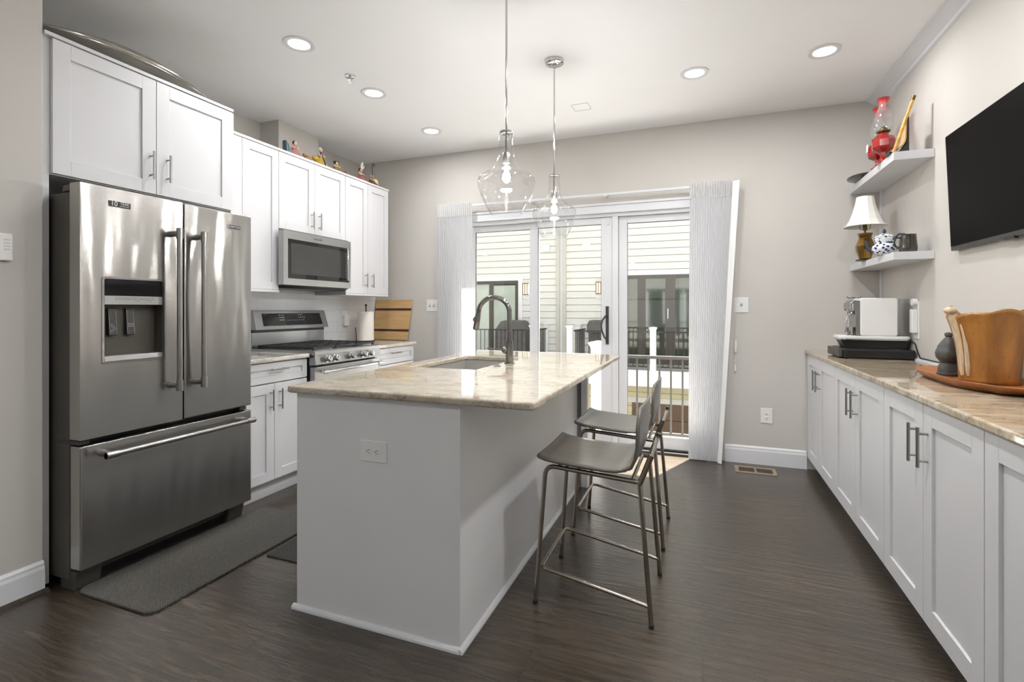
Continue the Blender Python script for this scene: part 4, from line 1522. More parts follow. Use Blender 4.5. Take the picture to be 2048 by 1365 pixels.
# ------------------------------------------------------------------ sheer blinds
def blind(xt0, xt1, xb0, xb1, npl, label, slat):
    ztop, zbot = 2.262, 0.012
    yc = YB - 0.095
    Bd = thing('sheer_blind', ((xt0 + xt1) / 2, yc, 0), label, 'blind')

    def f(z0, z1, amp, off):
        def fn(u, v):
            z = z0 + (z1 - z0) * v
            t = (ztop - z) / (ztop - zbot)
            a = xt0 + (xb0 - xt0) * t
            b = xt1 + (xb1 - xt1) * t
            ph = u * npl * 2 * PI
            return (a + (b - a) * u, yc + off + amp * math.sin(ph) , z)
        return fn
    G().grid(f(zbot, ztop - 0.125, 0.0035, 0), npl * 8, 3).done('sheer_fabric', 'sheer', Bd, smooth='all')
    G().grid(f(ztop - 0.125, ztop, 0.014, -0.002), npl * 8, 2).done('top_band', 'sheerband', Bd, smooth='all')
    if slat:
        g = G()
        g.hexa([(xb1 + 0.000, yc - 0.012, -0.0 + 0.004), (xb1 + 0.030, yc - 0.022, 0.002), (xb1 + 0.030, yc - 0.008, 0.002), (xb1, yc + 0.002, 0.004),
                (xt1 - 0.004, yc - 0.010, ztop - 0.010), (xt1 + 0.046, yc - 0.016, ztop - 0.006), (xt1 + 0.046, yc + 0.004, ztop - 0.006), (xt1 - 0.004, yc + 0.010, ztop - 0.010)])
        g.done('end_slat', 'plastic', Bd, bevel=0.002)
    return Bd


blind(-2.438, -2.062, -2.438, -2.020, 17, 'stacked sheer white pleated blind left of the sliding door', False)
blind(-0.098, 0.228, -0.108, 0.112, 17, 'stacked sheer white pleated blind with slanted end slat, right of door', True)
Rd = thing('curtain_rail', (-1.1, YB - 0.06, 2.235), 'slim white rail running above the sliding door between the blinds', 'curtain rail')
B(-2.44, 0.27, YB - 0.075, YB - 0.055, 2.228, 2.248).done('rail', 'trim', Rd, bevel=0.003)
for x in (-2.3, -1.48, -0.79, 0.15):
    g = G()
    g.box(x - 0.012, x + 0.012, YB - 0.055, YB, 2.222, 2.244)
    g.box(x - 0.012, x + 0.012, YB - 0.080, YB - 0.05, 2.218, 2.228)
    g.done('bracket', 'trim', Rd, bevel=0.001)
Cd = thing('blind_cord', (0.25, YB - 0.02, 0.75), 'thin white pull cord with tensioner hanging beside the right blind', 'cord')
G().tube([(0.252, YB - 0.012, 2.22), (0.251, YB - 0.010, 1.5), (0.250, YB - 0.012, 0.985)], 0.0013, 8).done('cord_line', 'plastic', Cd, smooth=True)
g = G()
g.lathe([(0, 0.985), (0.006, 0.98), (0.010, 0.955), (0.010, 0.90), (0.006, 0.885), (0, 0.88)], (0.250, YB - 0.014, 0), 14)
g.tube([(0.250, YB - 0.012, 0.885), (0.247, YB - 0.012, 0.80)], 0.0016, 8)
g.lathe([(0, 0.80), (0.004, 0.79), (0.008, 0.75), (0.007, 0.735), (0, 0.733)], (0.247, YB - 0.012, 0), 14)
g.done('cord_weight', 'plastic', Cd, smooth=True)

# floor register
Vt = thing('floor_vent', (0.38, 4.215, 0), 'bronze metal floor vent set in the dark planks near the back wall', 'floor vent')
g = G()
ring_prism(g, rrect(0.235, 0.520, 4.135, 4.300, 0.004, 2), rrect(0.262, 0.493, 4.165, 4.270, 0.003, 2), 'xy', 0.0, 0.005)
g.box(0.370, 0.385, 4.165, 4.270, 0.001, 0.0045)
g.done('vent_frame', mat('bronze_vent', L(176, 156, 130), 0.4, 0.6, var=0.05), Vt)
B(0.262, 0.493, 4.165, 4.270, 0.0002, 0.001).done('duct_opening', 'black', Vt)
for k in range(18):
    x = 0.266 + k * 0.0127
    if 0.366 < x < 0.386:
        continue
    g = G()
    g.hexa([(x, 4.165, 0.0012), (x + 0.003, 4.165, 0.0012), (x + 0.003, 4.270, 0.0012), (x, 4.270, 0.0012), (x + 0.002, 4.165, 0.0045), (x + 0.005, 4.165, 0.0045), (x + 0.005, 4.270, 0.0045), (x + 0.002, 4.270, 0.0045)])
    g.done('louver', MT['darkbrass'], Vt)


# mats
def rug(x0, x1, y0, y1, t, m, label, rad):
    g = G()
    g.prism(rrect(x0, x1, y0, y1, rad, 6), 'xy', 0.0, t)
    return tag(g.done('kitchen_mat', m, None, ((x0 + x1) / 2, (y0 + y1) / 2, 0), bevel=0.004), label, 'mat')


rug(-2.555, -2.072, 1.345, 2.340, 0.011, 'matA', 'grey woven kitchen mat lying along the front of the refrigerator', 0.05)
rug(-2.040, -1.590, 1.885, 3.05, 0.008, 'matB', 'darker ribbed mat mostly hidden behind the island', 0.012)

# paper towel and board on the worktop right of the range
Pt = thing('paper_towel_holder', (-3.03, 3.98, ZW), 'black upright paper towel holder on the worktop right of the range', 'paper towel holder')
PX, PY = -3.03, 3.98
G().lathe([(0, 0), (0.082, 0), (0.080, 0.010), (0, 0.012)], (PX, PY, ZW), 32).done('holder_base', 'black', Pt, smooth=True)
g = G()
g.cyl((PX, PY, ZW + 0.01), (PX, PY, ZW + 0.345), 0.006, 12)
g.ball((PX, PY, ZW + 0.352), 0.012)
g.tube([(PX - 0.062, PY - 0.06, ZW + 0.006), (PX - 0.070, PY - 0.065, ZW + 0.14)], 0.004, 8)
g.done('holder_post', 'black', Pt, smooth=True)
tag(G().lathe([(0.02, 0.014), (0.073, 0.014), (0.075, 0.016), (0.075, 0.288), (0.073, 0.290), (0.02, 0.290), (0.02, 0.014)], (PX, PY, ZW), 40).done('paper_towel_roll', 'paper', None, (PX, PY, ZW + 0.014), smooth=True),
    'white paper towel roll standing on its black holder', 'paper towel')
CB = thing('cutting_board', (-3.0, 4.32, ZW), 'pale wooden cutting board with two dark strips leaning on the back wall', 'cutting board')


def board(z0, z1, nm, m, f=0.0):
    def P(x, z, d):
        t = (z - ZW) / 0.42
        return (x, 4.345 + 0.046 * t + d, z)
    g = G()
    xa0 = -3.215
    # a little wider at the top
    def xr(z):
        return -2.812 + 0.036 * (z - ZW) / 0.41
    g.hexa([P(xa0, z0, -f), P(xr(z0), z0, -f), P(xr(z0), z0, 0.019 + f), P(xa0, z0, 0.019 + f), P(xa0, z1, -f), P(xr(z1), z1, -f), P(xr(z1), z1, 0.019 + f), P(xa0, z1, 0.019 + f)])
    return g.done(nm, m, CB, bevel=0.0008)


for (a, b, m) in ((0.0, 0.085, 'maple'), (0.085, 0.108, 'walnut'), (0.108, 0.300, 'maple'), (0.300, 0.323, 'walnut'), (0.323, 0.412, 'maple')):
    board(ZW + a, ZW + b, 'wood_strip' if m == 'walnut' else 'wood_panel', m)

# ------------------------------------------------------------------ figurines on the wall cabinets
FC = {'skin': L(224, 188, 160), 'pink': L(176, 118, 116), 'teal': L(62, 92, 100), 'yellow': L(182, 150, 60), 'navy': L(42, 40, 60), 'brown': L(112, 76, 48),
      'cream': L(222, 206, 172), 'hair': L(84, 62, 50), 'white': L(224, 220, 210), 'ochre': L(150, 110, 60), 'rose': L(158, 96, 92), 'moss': L(120, 112, 62)}
for k, c in FC.items():
    MT['fig_' + k] = mat('porcelain_' + k, c, 0.25, var=0.15, scale=60, coat=0.4)


def figurine(y, x, h, label, dress, top, hair, extra=None, lean=0.0, base='brown'):
    z = ZT
    r = thing('porcelain_figurine', (x, y, z), label, 'figurine', 'porcelain figurines along the cabinet tops')
    G().lathe([(0, 0), (0.045, 0), (0.047, 0.008), (0.040, 0.016), (0, 0.018)], (x, y, z), 18, 1.0, 1.35).done('base', 'fig_' + base, r, smooth=True)
    # gathered skirt with folds
    g = G()

    def sk(u, v):
        a = u * 2 * PI
        zz = z + 0.014 + (h * 0.48) * v
        rad = (0.052 * (1 - v) ** 0.8 + 0.013) * (1 + 0.10 * math.sin(a * 7) * (1 - v))
        return (x + rad * math.cos(a), y + 1.25 * rad * math.sin(a) + lean * v * 0.5, zz)
    g.grid(sk, 42, 8)
    g.done('skirt', 'fig_' + dress, r, smooth='all')
    yb = y + lean * 0.5
    G().lathe([(0, h * 0.44), (0.014, h * 0.46), (0.016, h * 0.56), (0.021, h * 0.67), (0.017, h * 0.74), (0.007, h * 0.765), (0.0065, h * 0.80), (0, h * 0.80)], (x, yb, z), 16).done('bodice', 'fig_' + top, r, smooth=True)
    yh = yb + lean * 0.25
    g = G()
    g.ball((x + 0.003, yh, z + h * 0.865), 0.0155, (1, 0.92, 1.15))
    g.tube([(x, yb, z + h * 0.76), (x + 0.002, yh, z + h * 0.82)], 0.006, 8)
    for s_ in (-1, 1):
        g.tube([(x + 0.002, yb + s_ * 0.018, z + h * 0.70), (x + 0.016, yb + s_ * 0.036, z + h * 0.58), (x + 0.032, yb + s_ * 0.018, z + h * 0.52)], [0.007, 0.0055, 0.005], 8)
    g.done('head_and_arms', 'fig_skin', r, smooth=True)
    G().ball((x - 0.003, yh, z + h * 0.885), 0.0175, (1, 1, 1.05)).done('hair', 'fig_' + hair, r, smooth=True)
    return r


f = figurine(3.03, -3.00, 0.150, 'figurine in pink dress leaning on a blue-green seat, farthest left of the cabinet-top row', 'pink', 'pink', 'hair', lean=0.03)
G().hexa([(-3.03, 2.955, ZT), (-2.97, 2.955, ZT), (-2.97, 3.02, ZT), (-3.03, 3.02, ZT), (-3.03, 2.950, ZT + 0.13), (-2.98, 2.950, ZT + 0.13), (-2.98, 2.975, ZT + 0.10), (-3.03, 2.975, ZT + 0.10)]).done('sofa_back', 'fig_teal', f, bevel=0.012, seg=3)
# low brown group
lb = thing('porcelain_figurine', (-3.0, 3.19, ZT), 'low brown and ochre lying figurine between the pink and yellow ladies', 'figurine', 'porcelain figurines along the cabinet tops')
G().lathe([(0, 0), (0.05, 0), (0.05, 0.012), (0, 0.016)], (-3.0, 3.19, ZT), 18, 0.7, 0.95).done('base', 'fig_brown', lb, smooth=True)
g = G()
g.tube([(-3.0, 3.15, ZT + 0.028), (-3.0, 3.175, ZT + 0.050), (-3.0, 3.205, ZT + 0.048), (-3.0, 3.235, ZT + 0.030)], [0.014, 0.021, 0.020, 0.012], 12)
g.ball((-3.0, 3.150, ZT + 0.066), 0.013)
g.done('lying_body', 'fig_ochre', lb, smooth=True)
f = figurine(3.335, -3.00, 0.185, 'figurine in a wide yellow skirt and dark navy jacket', 'yellow', 'navy', 'white', lean=0.0)
G().tube([(-2.945, 3.335, ZT + 0.008), (-2.955, 3.335, ZT + 0.05), (-2.975, 3.335, ZT + 0.09)], [0.010, 0.008, 0.005], 8).done('ribbon', 'fig_navy', f, smooth=True)
G().ball((-3.0, 3.28, ZT + 0.075), 0.028, (0.9, 1.3, 0.9)).done('bustle', 'fig_yellow', f, smooth=True)
f = figurine(3.52, -3.00, 0.118, 'small figurine with black hat and yellow clothes, third from the back wall', 'moss', 'yellow', 'navy', lean=0.01)
G().lathe([(0, 0.108), (0.026, 0.110), (0.026, 0.114), (0.012, 0.124), (0, 0.126)], (-3.0, 3.527, ZT), 18).done('hat', 'fig_navy', f, smooth=True)
f2 = thing('porcelain_figurine', (-3.0, 3.64, ZT), 'tiny flower-basket figurine in pink and yellow beside the small black-hatted one', 'figurine', 'porcelain figurines along the cabinet tops')
G().lathe([(0, 0), (0.024, 0), (0.032, 0.03), (0.030, 0.032), (0, 0.03)], (-3.0, 3.64, ZT), 18).done('basket', 'fig_moss', f2, smooth=True)
g = G()
for k in range(9):
    a = k * 2.4
    g.ball((-3.0 + 0.018 * math.cos(a), 3.64 + 0.022 * math.sin(a), ZT + 0.040 + 0.006 * (k % 3)), 0.010, n=8, m=6)
g.done('flowers', 'fig_rose', f2, smooth=True)
f = figurine(3.86, -3.00, 0.150, 'figurine in rose skirt with pale tall feathers and dark cloak', 'rose', 'pink', 'hair', lean=0.0)
g = G()
for k, (dy, hh) in enumerate(((0.012, 0.20), (0.028, 0.215), (0.040, 0.185))):
    g.tube([(-3.0, 3.86 + dy * 0.4, ZT + 0.135), (-3.0, 3.86 + dy, ZT + hh - 0.02), (-3.0, 3.86 + dy * 1.3, ZT + hh)], [0.006, 0.010, 0.003], 8)
g.done('feathers', 'fig_white', f, smooth=True)
G().ball((-3.012, 3.905, ZT + 0.085), 0.030, (0.8, 1.0, 1.3)).done('cloak', 'fig_teal', f, smooth=True)
f = figurine(4.03, -3.00, 0.130, 'brown and cream figurine holding a hooked umbrella, closest to the back wall', 'brown', 'ochre', 'cream', lean=0.0)
G().ball((-2.985, 4.065, ZT + 0.055), 0.034, (0.8, 1.0, 1.2)).done('sack', 'fig_cream', f, smooth=True)
G().tube([(-2.985, 4.02, ZT + 0.10), (-2.985, 4.020, ZT + 0.215), (-2.985, 4.026, ZT + 0.232), (-2.985, 4.040, ZT + 0.236), (-2.985, 4.050, ZT + 0.225), (-2.985, 4.051, ZT + 0.21)], 0.0035, 8).done('umbrella_hook', 'fig_navy', f, smooth=True)

# ------------------------------------------------------------------ right-hand run
RX = 0.757            # door faces
kb = [5.842 * RX, 4.713 * RX, 3.534 * RX, 2.410 * RX, 1.30 * RX, 0.18 * RX]
kb[0] = YB - 0.002
lab = ['white base cabinet in the right run, farthest one touching the back wall',
       'white base cabinet in the right run, second one from the back wall',
       'white base cabinet in the right run, third from the back wall, below the wooden tray',
       'white base cabinet in the right run, fourth from the back wall at the picture edge',
       'white base cabinet in the right run, nearest one beside the camera']
for i in range(5):
    ya, yb = kb[i + 1], kb[i]
    ym = (ya + yb) / 2
    if i == 0:
        ym = 4.228 * 0.757 / 0.80 + 0.0
        ym = 4.00
    r = thing('base_cabinet', ((RX + XR) / 2, ym, 0), lab[i], 'kitchen cabinet', 'white shaker base cabinets of the right run')
    B(RX + 0.021, XR - 0.003, ya, yb - 0.001, 0.09, 0.892).done('cabinet_body', 'cab', r)
    B(RX + 0.085, XR - 0.003, ya, yb - 0.001, 0.0, 0.09).done('toe_kick', 'cab', r)
    hz = 0.735
    door(r, ym, yb - 0.001, 0.092, 0.888, RX + 0.02, -1, 0.072, hpos=ym + 0.043, hz=hz, hlen=0.145)
    door(r, ya, ym, 0.092, 0.888, RX + 0.02, -1, 0.072, hpos=ym - 0.043, hz=hz, hlen=0.145)
o = B(0.738, XR - 0.001, 0.10, YB - 0.001, ZB, ZW).done('worktop', 'quartz_r', None, (0.98, 2.3, ZB), bevel=0.007, seg=3)
tag(o, 'long tan streaked stone worktop along the right wall', 'worktop')
tag(G().prism([(XR, ZW), (XR - 0.014, ZW), (XR - 0.014, ZW + 0.006), (XR - 0.004, ZW + 0.016), (XR, ZW + 0.016)], 'xz', 0.12, YB - 0.002).done('worktop_bead', 'trim', None, (XR, 2.3, ZW)),
    'thin white bead where the right worktop meets the wall', 'trim strip')

# television
TV = thing('television', (1.2, 2.66, 1.53), 'flat black television mounted on the right wall', 'television')


def tvp(y, z, d):
    return (1.171 + 0.024 * (2.125 - z) / 0.59 + d, y, z)


def tvbox(y0, y1, z0, z1, d0, d1):
    return G().hexa([tvp(y0, z0, d0), tvp(y0, z0, d1), tvp(y1, z0, d1), tvp(y1, z0, d0), tvp(y0, z1, d0), tvp(y0, z1, d1), tvp(y1, z1, d1), tvp(y1, z1, d0)])


tvbox(2.16, 3.203, 1.535, 2.125, 0.0, 0.024).done('tv_case', 'dgrey', TV, bevel=0.002)
tvbox(2.165, 3.199, 1.556, 2.121, -0.0012, 0.002).done('screen', 'tvscreen', TV)
tvbox(2.64, 2.72, 1.527, 1.540, -0.003, 0.012).done('sensor_bar', 'black', TV, bevel=0.001)
B(1.205, XR, 2.45, 2.95, 1.62, 2.0).done('wall_bracket', 'black', TV)


# corner shelves
def shelf(z0, z1, label):
    return tag(B(1.032, XR - 0.001, 3.479, 4.395, z0, z1).done('wall_shelf', 'cab', None, (1.13, 3.94, z0), bevel=0.0015), label, 'shelf', 'white corner shelves')


shelf(2.098, 2.146, 'upper white floating shelf in the right corner')
shelf(1.522, 1.567, 'lower white floating shelf in the right corner')
Rk = thing('shelf_standard', (1.218, 4.385, 0.95), 'thin white vertical rail in the corner behind both shelves', 'shelf rail')
g = G()
for (a, b) in ((0.938, 1.521), (1.568, 2.097)):
    g.box(1.210, XR - 0.001, 4.345, 4.365, a, b)
g.done('rail', 'trim', Rk)

# table lamp
Lp = thing('table_lamp', (1.035, 4.04, 1.567), 'small brass table lamp with white bell shade on the lower shelf', 'table lamp')
lx, ly, lz = 1.037, 4.04, 1.567
G().lathe([(0, 0), (0.055, 0), (0.055, 0.008), (0, 0.008)], (lx, ly, lz), facets=8, rot=0.39).done('lamp_foot', 'black', Lp, bevel=0.001)
G().lathe([(0.034, 0.008), (0.040, 0.03), (0.054, 0.075), (0.056, 0.10), (0.046, 0.13), (0.036, 0.155), (0.041, 0.178), (0.047, 0.186), (0.0, 0.190)], (lx, ly, lz), facets=8, rot=0.39).done('lamp_body', 'brass', Lp)
g = G()
g.cyl((lx, ly, lz + 0.188), (lx, ly, lz + 0.215), 0.006, 10)
g.cyl((lx, ly, lz + 0.21), (lx, ly, lz + 0.25), 0.013, 14)
for s_ in (-1, 1):
    g.tube([(lx, ly, lz + 0.205), (lx + s_ * 0.028, ly, lz + 0.215), (lx + s_ * 0.034, ly, lz + 0.26), (lx + s_ * 0.025, ly, lz + 0.36), (lx, ly, lz + 0.43)], 0.002, 8)
g.done('harp', 'darkbrass', Lp, smooth=True)
G().lathe([(0.128, 0.232), (0.112, 0.240), (0.092, 0.275), (0.074, 0.325), (0.060, 0.375), (0.050, 0.432), (0.051, 0.436)], (lx, ly, lz), 12).done('lamp_shade', 'shade', Lp, solid=0.002)

# teapot and mugs
Tp = thing('teapot', (1.03, 3.69, 1.567), 'blue and white patterned teapot with lid on the lower shelf', 'teapot')
tx, ty, tz = 1.048, 3.69, 1.567
G().lathe([(0, 0), (0.038, 0), (0.042, 0.004), (0.060, 0.022), (0.066, 0.042), (0.060, 0.062), (0.048, 0.072), (0.047, 0.080), (0.054, 0.100), (0.052, 0.108), (0.044, 0.112), (0, 0.112)], (tx, ty, tz), 32).done('pot_body', 'delft', Tp, smooth=True)
ld = G().lathe([(0.050, 0.112), (0.048, 0.118), (0.034, 0.128), (0.012, 0.134), (0, 0.135)], (tx, ty, tz), 28).done('lid', 'delft', Tp, smooth=True)
G().lathe([(0.006, 0.133), (0.006, 0.138), (0.010, 0.146), (0.007, 0.156), (0.002, 0.164), (0, 0.165)], (tx, ty, tz), 14).done('knob', 'navy', ld, smooth=True)
G().tube([(tx - 0.052, ty + 0.03, tz + 0.028), (tx - 0.075, ty + 0.04, tz + 0.05), (tx - 0.078, ty + 0.042, tz + 0.078), (tx - 0.088, ty + 0.046, tz + 0.100)], [0.014, 0.011, 0.009, 0.008], 12).done('spout', 'navy', Tp, smooth=True)
G().tube([(tx + 0.040, ty - 0.03, tz + 0.098), (tx + 0.062, ty - 0.045, tz + 0.125), (tx + 0.085, ty - 0.055, tz + 0.120), (tx + 0.090, ty - 0.058, tz + 0.085), (tx + 0.070, ty - 0.045, tz + 0.045), (tx + 0.050, ty - 0.03, tz + 0.035)], 0.0065, 12).done('handle', 'navy', Tp, smooth=True)


def mug(x, y, s_, ang, label):
    r = thing('mug', (x, y, 1.567), label, 'mug')
    prof = [(0, 0.002), (0.036, 0.002), (0.043, 0.012), (0.0445, 0.030), (0.041, 0.065), (0.0385, 0.100), (0.0395, 0.106), (0.0375, 0.106), (0.0365, 0.10), (0.039, 0.065), (0.041, 0.03), (0.036, 0.010), (0, 0.008)]
    G().lathe([(a * s_, b * s_) for a, b in prof], (x, y, 1.567 - 0.002 * s_), 32).done('cup', 'pewter', r, smooth=True)
    c, q = math.cos(ang), math.sin(ang)
    pts = [(0.038, 0.088), (0.060, 0.086), (0.068, 0.062), (0.062, 0.038), (0.041, 0.026)]
    G().tube([(x + c * a * s_, y + q * a * s_, 1.567 + b * s_) for a, b in pts], 0.0055, 10).done('handle', 'pewter', r, smooth=True)


mug(1.125, 3.555, 1.02, PI * 1.02, 'dark pewter-coloured mug on the lower shelf, nearest the shelf end')


# red oil lamps
def oil_lamp(x, y, label):
    r = thing('oil_lamp', (x, y, 2.146), label, 'oil lamp', 'red glass oil lamps')
    o = (x, y, 2.146)
    G().lathe([(0, 0), (0.046, 0), (0.046, 0.006), (0.022, 0.022), (0.016, 0.045), (0.026, 0.062), (0.058, 0.082), (0.063, 0.095), (0.063, 0.135), (0.052, 0.158), (0.030, 0.162), (0.026, 0.182), (0, 0.182)], o, facets=8, rot=0.2).done('font', 'red_glass', r, bevel=0.002)
    G().lathe([(0, 0.182), (0.024, 0.182), (0.036, 0.190), (0.038, 0.197), (0.022, 0.200), (0.019, 0.212), (0.010, 0.224), (0, 0.226)], o, 24).done('burner', 'darkbrass', r, smooth=True)
    G().lathe([(0.034, 0.195), (0.036, 0.205), (0.046, 0.230), (0.050, 0.255), (0.044, 0.290), (0.032, 0.325), (0.025, 0.352), (0.024, 0.372), (0.030, 0.392), (0.034, 0.400)], o, 28).done('chimney', 'chimney', r, smooth='all')
    return r


ol = oil_lamp(1.050, 3.715, 'red glass oil lamp on the upper shelf, the nearer one')
o2 = copy_tree(ol, (1.072, 3.885, 2.146), 'red glass oil lamp with paper tag on the upper shelf, the farther one')
B(1.0065, 1.008, 3.860, 3.898, 2.262, 2.312).done('paper_tag', 'plastic', o2)

# bamboo stick and black stand on the upper shelf end
Bm = thing('bamboo_stick', (1.04, 3.50, 2.146), 'mottled bamboo stick leaning at the near end of the upper shelf', 'bamboo stick')
p0, p1 = Vector((1.040, 3.505, 2.150)), Vector((1.134, 3.505, 2.452))
G().tube([p0 + (p1 - p0) * (i / 14) for i in range(15)], [0.0085 + (0.0012 if i % 3 == 0 else 0) for i in range(15)], 12).done('cane', 'bamboo', Bm, smooth=True)
g = G()
d_ = (p1 - p0).normalized()
g.tube([p1 - d_ * 0.012, p1 + d_ * 0.014], 0.0105, 12)
g.done('end_cap', 'darkbrass', Bm, smooth=True)
St = thing('display_stand', (1.08, 3.53, 2.146), 'black L-shaped display stand with pale wooden curve behind the bamboo stick', 'display stand')
g = G()
arc = [(1.098 - 0.0 * i, 2.335) for i in range(1)]
poly = [(1.022, 2.146), (1.118, 2.146), (1.118, 2.352), (1.112, 2.352)] + [(1.048 + 0.062 * math.cos(a), 2.232 + 0.072 * math.sin(a) - 0.006) for a in [(-0.0 - i * 0.13 * PI) for i in range(0, 5)]] + [(1.022, 2.162)]
g.prism(poly, 'xz', 3.515, 3.590)
g.done('stand_frame', 'black', St, bevel=0.001)
g = G()
arcp = [(1.110, 2.335)] + [(1.046 + 0.061 * math.cos(a), 2.232 + 0.062 * math.sin(a)) for a in [(-i * 0.11 * PI) for i in range(0, 5)]]
q1 = arcp + [(a - 0.006, b + 0.006) for a, b in reversed(arcp)]
g.prism(q1, 'xz', 3.520, 3.585)
g.done('wood_curve', 'maple', St)
g = G()
g.lathe([(0, 0.004), (0.05, 0.006), (0.088, 0.022), (0.092, 0.030), (0.086, 0.028), (0.05, 0.013), (0, 0.011)], (1.062, 4.19, 2.1425), 36, 1.0, 1.6)
tag(g.done('oval_dish', 'pewter', None, (1.062, 4.19, 2.146), smooth=True), 'dark oval dish at the far end of the upper shelf', 'dish')

# ------------------------------------------------------------------ coffee maker on its capsule drawer
Cp = thing('capsule_drawer', (1.01, 3.87, ZW), 'flat black capsule drawer on the right worktop under the coffee machine', 'drawer box')
B(0.838, 1.216, 3.715, 4.035, ZW + 0.004, ZW + 0.062).done('drawer_case', 'black', Cp, bevel=0.010, seg=3)
g = G()
g.box(0.812, 0.837, 3.730, 4.02, ZW + 0.008, ZW + 0.060)
g.done('drawer_front', 'fridgeside', Cp, bevel=0.004)
B(0.8105, 0.8125, 3.835, 3.895, ZW + 0.014, ZW + 0.034).done('drawer_pull', 'black', Cp)
for (x, y) in ((0.86, 3.74), (0.86, 4.01), (1.19, 3.74), (1.19, 4.01)):
    G().cyl((x, y, ZW), (x, y, ZW + 0.006), 0.010, 12).done('foot', 'black', Cp)
Cf = thing('coffee_machine', (1.02, 3.87, ZW + 0.063), 'white and chrome capsule coffee machine near the back corner', 'coffee machine')
zc = ZW + 0.062
y0, y1 = 3.785, 3.965
g = G()
g.prism([(0.870, zc + 0.001), (1.195, zc + 0.001), (1.212, zc + 0.052), (0.845, zc + 0.052)], 'xz', y0 + 0.02, y1 - 0.02)
g.done('base_plinth', 'black', Cf)
g = G()
g.prism(rrect(0.832, 1.214, y0 - 0.004, y1 + 0.004, 0.03, 6), 'xy', zc + 0.0525, zc + 0.060)
g.done('chrome_band', 'chrome', Cf, bevel=0.001)
g = G()
g.prism(rrect(0.830, 1.216, y0 - 0.006, y1 + 0.006, 0.03, 6), 'xy', zc + 0.0602, zc + 0.080)
g.done('tray_rim', 'plastic', Cf, bevel=0.004)
g = G()
g.prism(rrect(0.948, 1.146, zc + 0.080, 1.307, 0.014, 5), 'xz', y0, y1)
g.done('housing', 'plastic', Cf, bevel=0.006, seg=3)
G().prism(rrect(1.1465, 1.208, zc + 0.085, 1.300, 0.006, 3), 'xz', y0 + 0.012, y1 - 0.012).done('water_tank', 'tank', Cf)
g = G()
g.prism([(0.9475, zc + 0.082), (0.9475, 1.290), (0.915, 1.294), (0.893, 1.275), (0.893, 1.238), (0.922, 1.228), (0.925, zc + 0.082)], 'xz', y0 + 0.012, y1 - 0.012)
g.done('brew_head', 'steel_plain', Cf, bevel=0.003)
g = G()
for (dx, yy) in ((0.903, y0 + 0.010), (0.903, y1 - 0.012)):
    g.cyl((dx, yy, 1.225), (dx, yy, 1.272), 0.011, 14)
g.cyl((0.905, 3.875, 1.20), (0.905, 3.875, 1.242), 0.014, 16)
g.done('brew_spout', 'chrome', Cf, smooth=True)
G().tube([(0.905, y0 + 0.004, 1.215), (0.893, y0, 1.208), (0.876, y0 - 0.002, 1.19), (0.870, y0 - 0.002, 1.14), (0.864, y0, 1.085)], 0.0045, 10).done('steam_wand', 'chrome', Cf, smooth=True)
G().lathe([(0, zc + 0.080), (0.024, zc + 0.080), (0.026, zc + 0.12), (0.025, zc + 0.135), (0, zc + 0.133)], (0.898, 3.83, 0), 20).done('cup_rest', 'chrome', Cf, smooth=True)
g = G()
g.tube([(0.965, 3.88, 1.309), (0.93, 3.88, 1.312), (0.905, 3.88, 1.309), (0.893, 3.88, 1.318)], 0.004, 8)
g.cyl((0.972, 3.88, 1.305), (0.972, 3.88, 1.325), 0.003, 8)
g.done('lever', 'chrome', Cf, smooth=True)
tag(G().tube([(1.212, 3.80, ZW + 0.12), (1.219, 3.74, ZW + 0.10), (1.219, 3.70, ZW + 0.05), (1.218, 3.66, ZW + 0.020), (1.2175, 3.2, ZW + 0.0195), (1.2175, 2.5, ZW + 0.0195), (1.2175, 1.9, ZW + 0.0195)], 0.0035, 8).done('power_cable', 'black', None, (1.215, 3.7, ZW), smooth=True),
    'thin dark power cable running along the wall behind the right worktop', 'cable')
Wg = thing('wall_charger', (XR, 3.70, 1.15), 'white plug and adapter on the wall behind the coffee machine', 'plug')
B(XR - 0.006, XR, 3.69, 3.765, 1.055, 1.285).done('cover_plate', 'plastic', Wg, bevel=0.002)
G().cyl((XR - 0.03, 3.72, 1.278), (XR - 0.006, 3.72, 1.278), 0.022, 20).done('round_plug', 'plastic', Wg, smooth=True)
B(XR - 0.034, XR - 0.006, 3.70, 3.745, 1.09, 1.235).done('adapter', 'plastic', Wg, bevel=0.005)

# ------------------------------------------------------------------ carved tray, vase and stone urn
g = G()
out_ = [(0.925, 2.44), (0.918, 2.55), (0.935, 2.86), (0.965, 2.965), (1.04, 3.03), (1.13, 3.03), (1.19, 2.96), (1.205, 2.80), (1.205, 2.50), (1.19, 2.33), (1.12, 2.24), (1.00, 2.27)]
cx0, cy0 = 1.065, 2.64


def ringv(s_, z, jz=0.0):
    return [g.bm.verts.new((cx0 + (x - cx0) * s_, cy0 + (y - cy0) * s_, z + jz * math.sin(i * 2.3))) for i, (x, y) in enumerate(out_)]


rings = [ringv(0.80, ZW + 0.001), ringv(0.86, ZW + 0.006), ringv(0.98, ZW + 0.026, 0.003), ringv(1.0, ZW + 0.036, 0.004), ringv(0.96, ZW + 0.036, 0.004), ringv(0.84, ZW + 0.018), ringv(0.7, ZW + 0.015)]
for a, b in zip(rings, rings[1:]):
    for i in range(len(out_)):
        j = (i + 1) % len(out_)
        g.bm.faces.new((a[i], a[j], b[j], b[i]))
g.bm.faces.new(list(reversed(rings[0])))
g.bm.faces.new(rings[-1])
tag(g.done('wooden_tray', 'woodtray', None, (cx0, cy0, ZW), bevel=0.004, smooth=True), 'carved orange-brown wooden tray on the right worktop', 'tray')

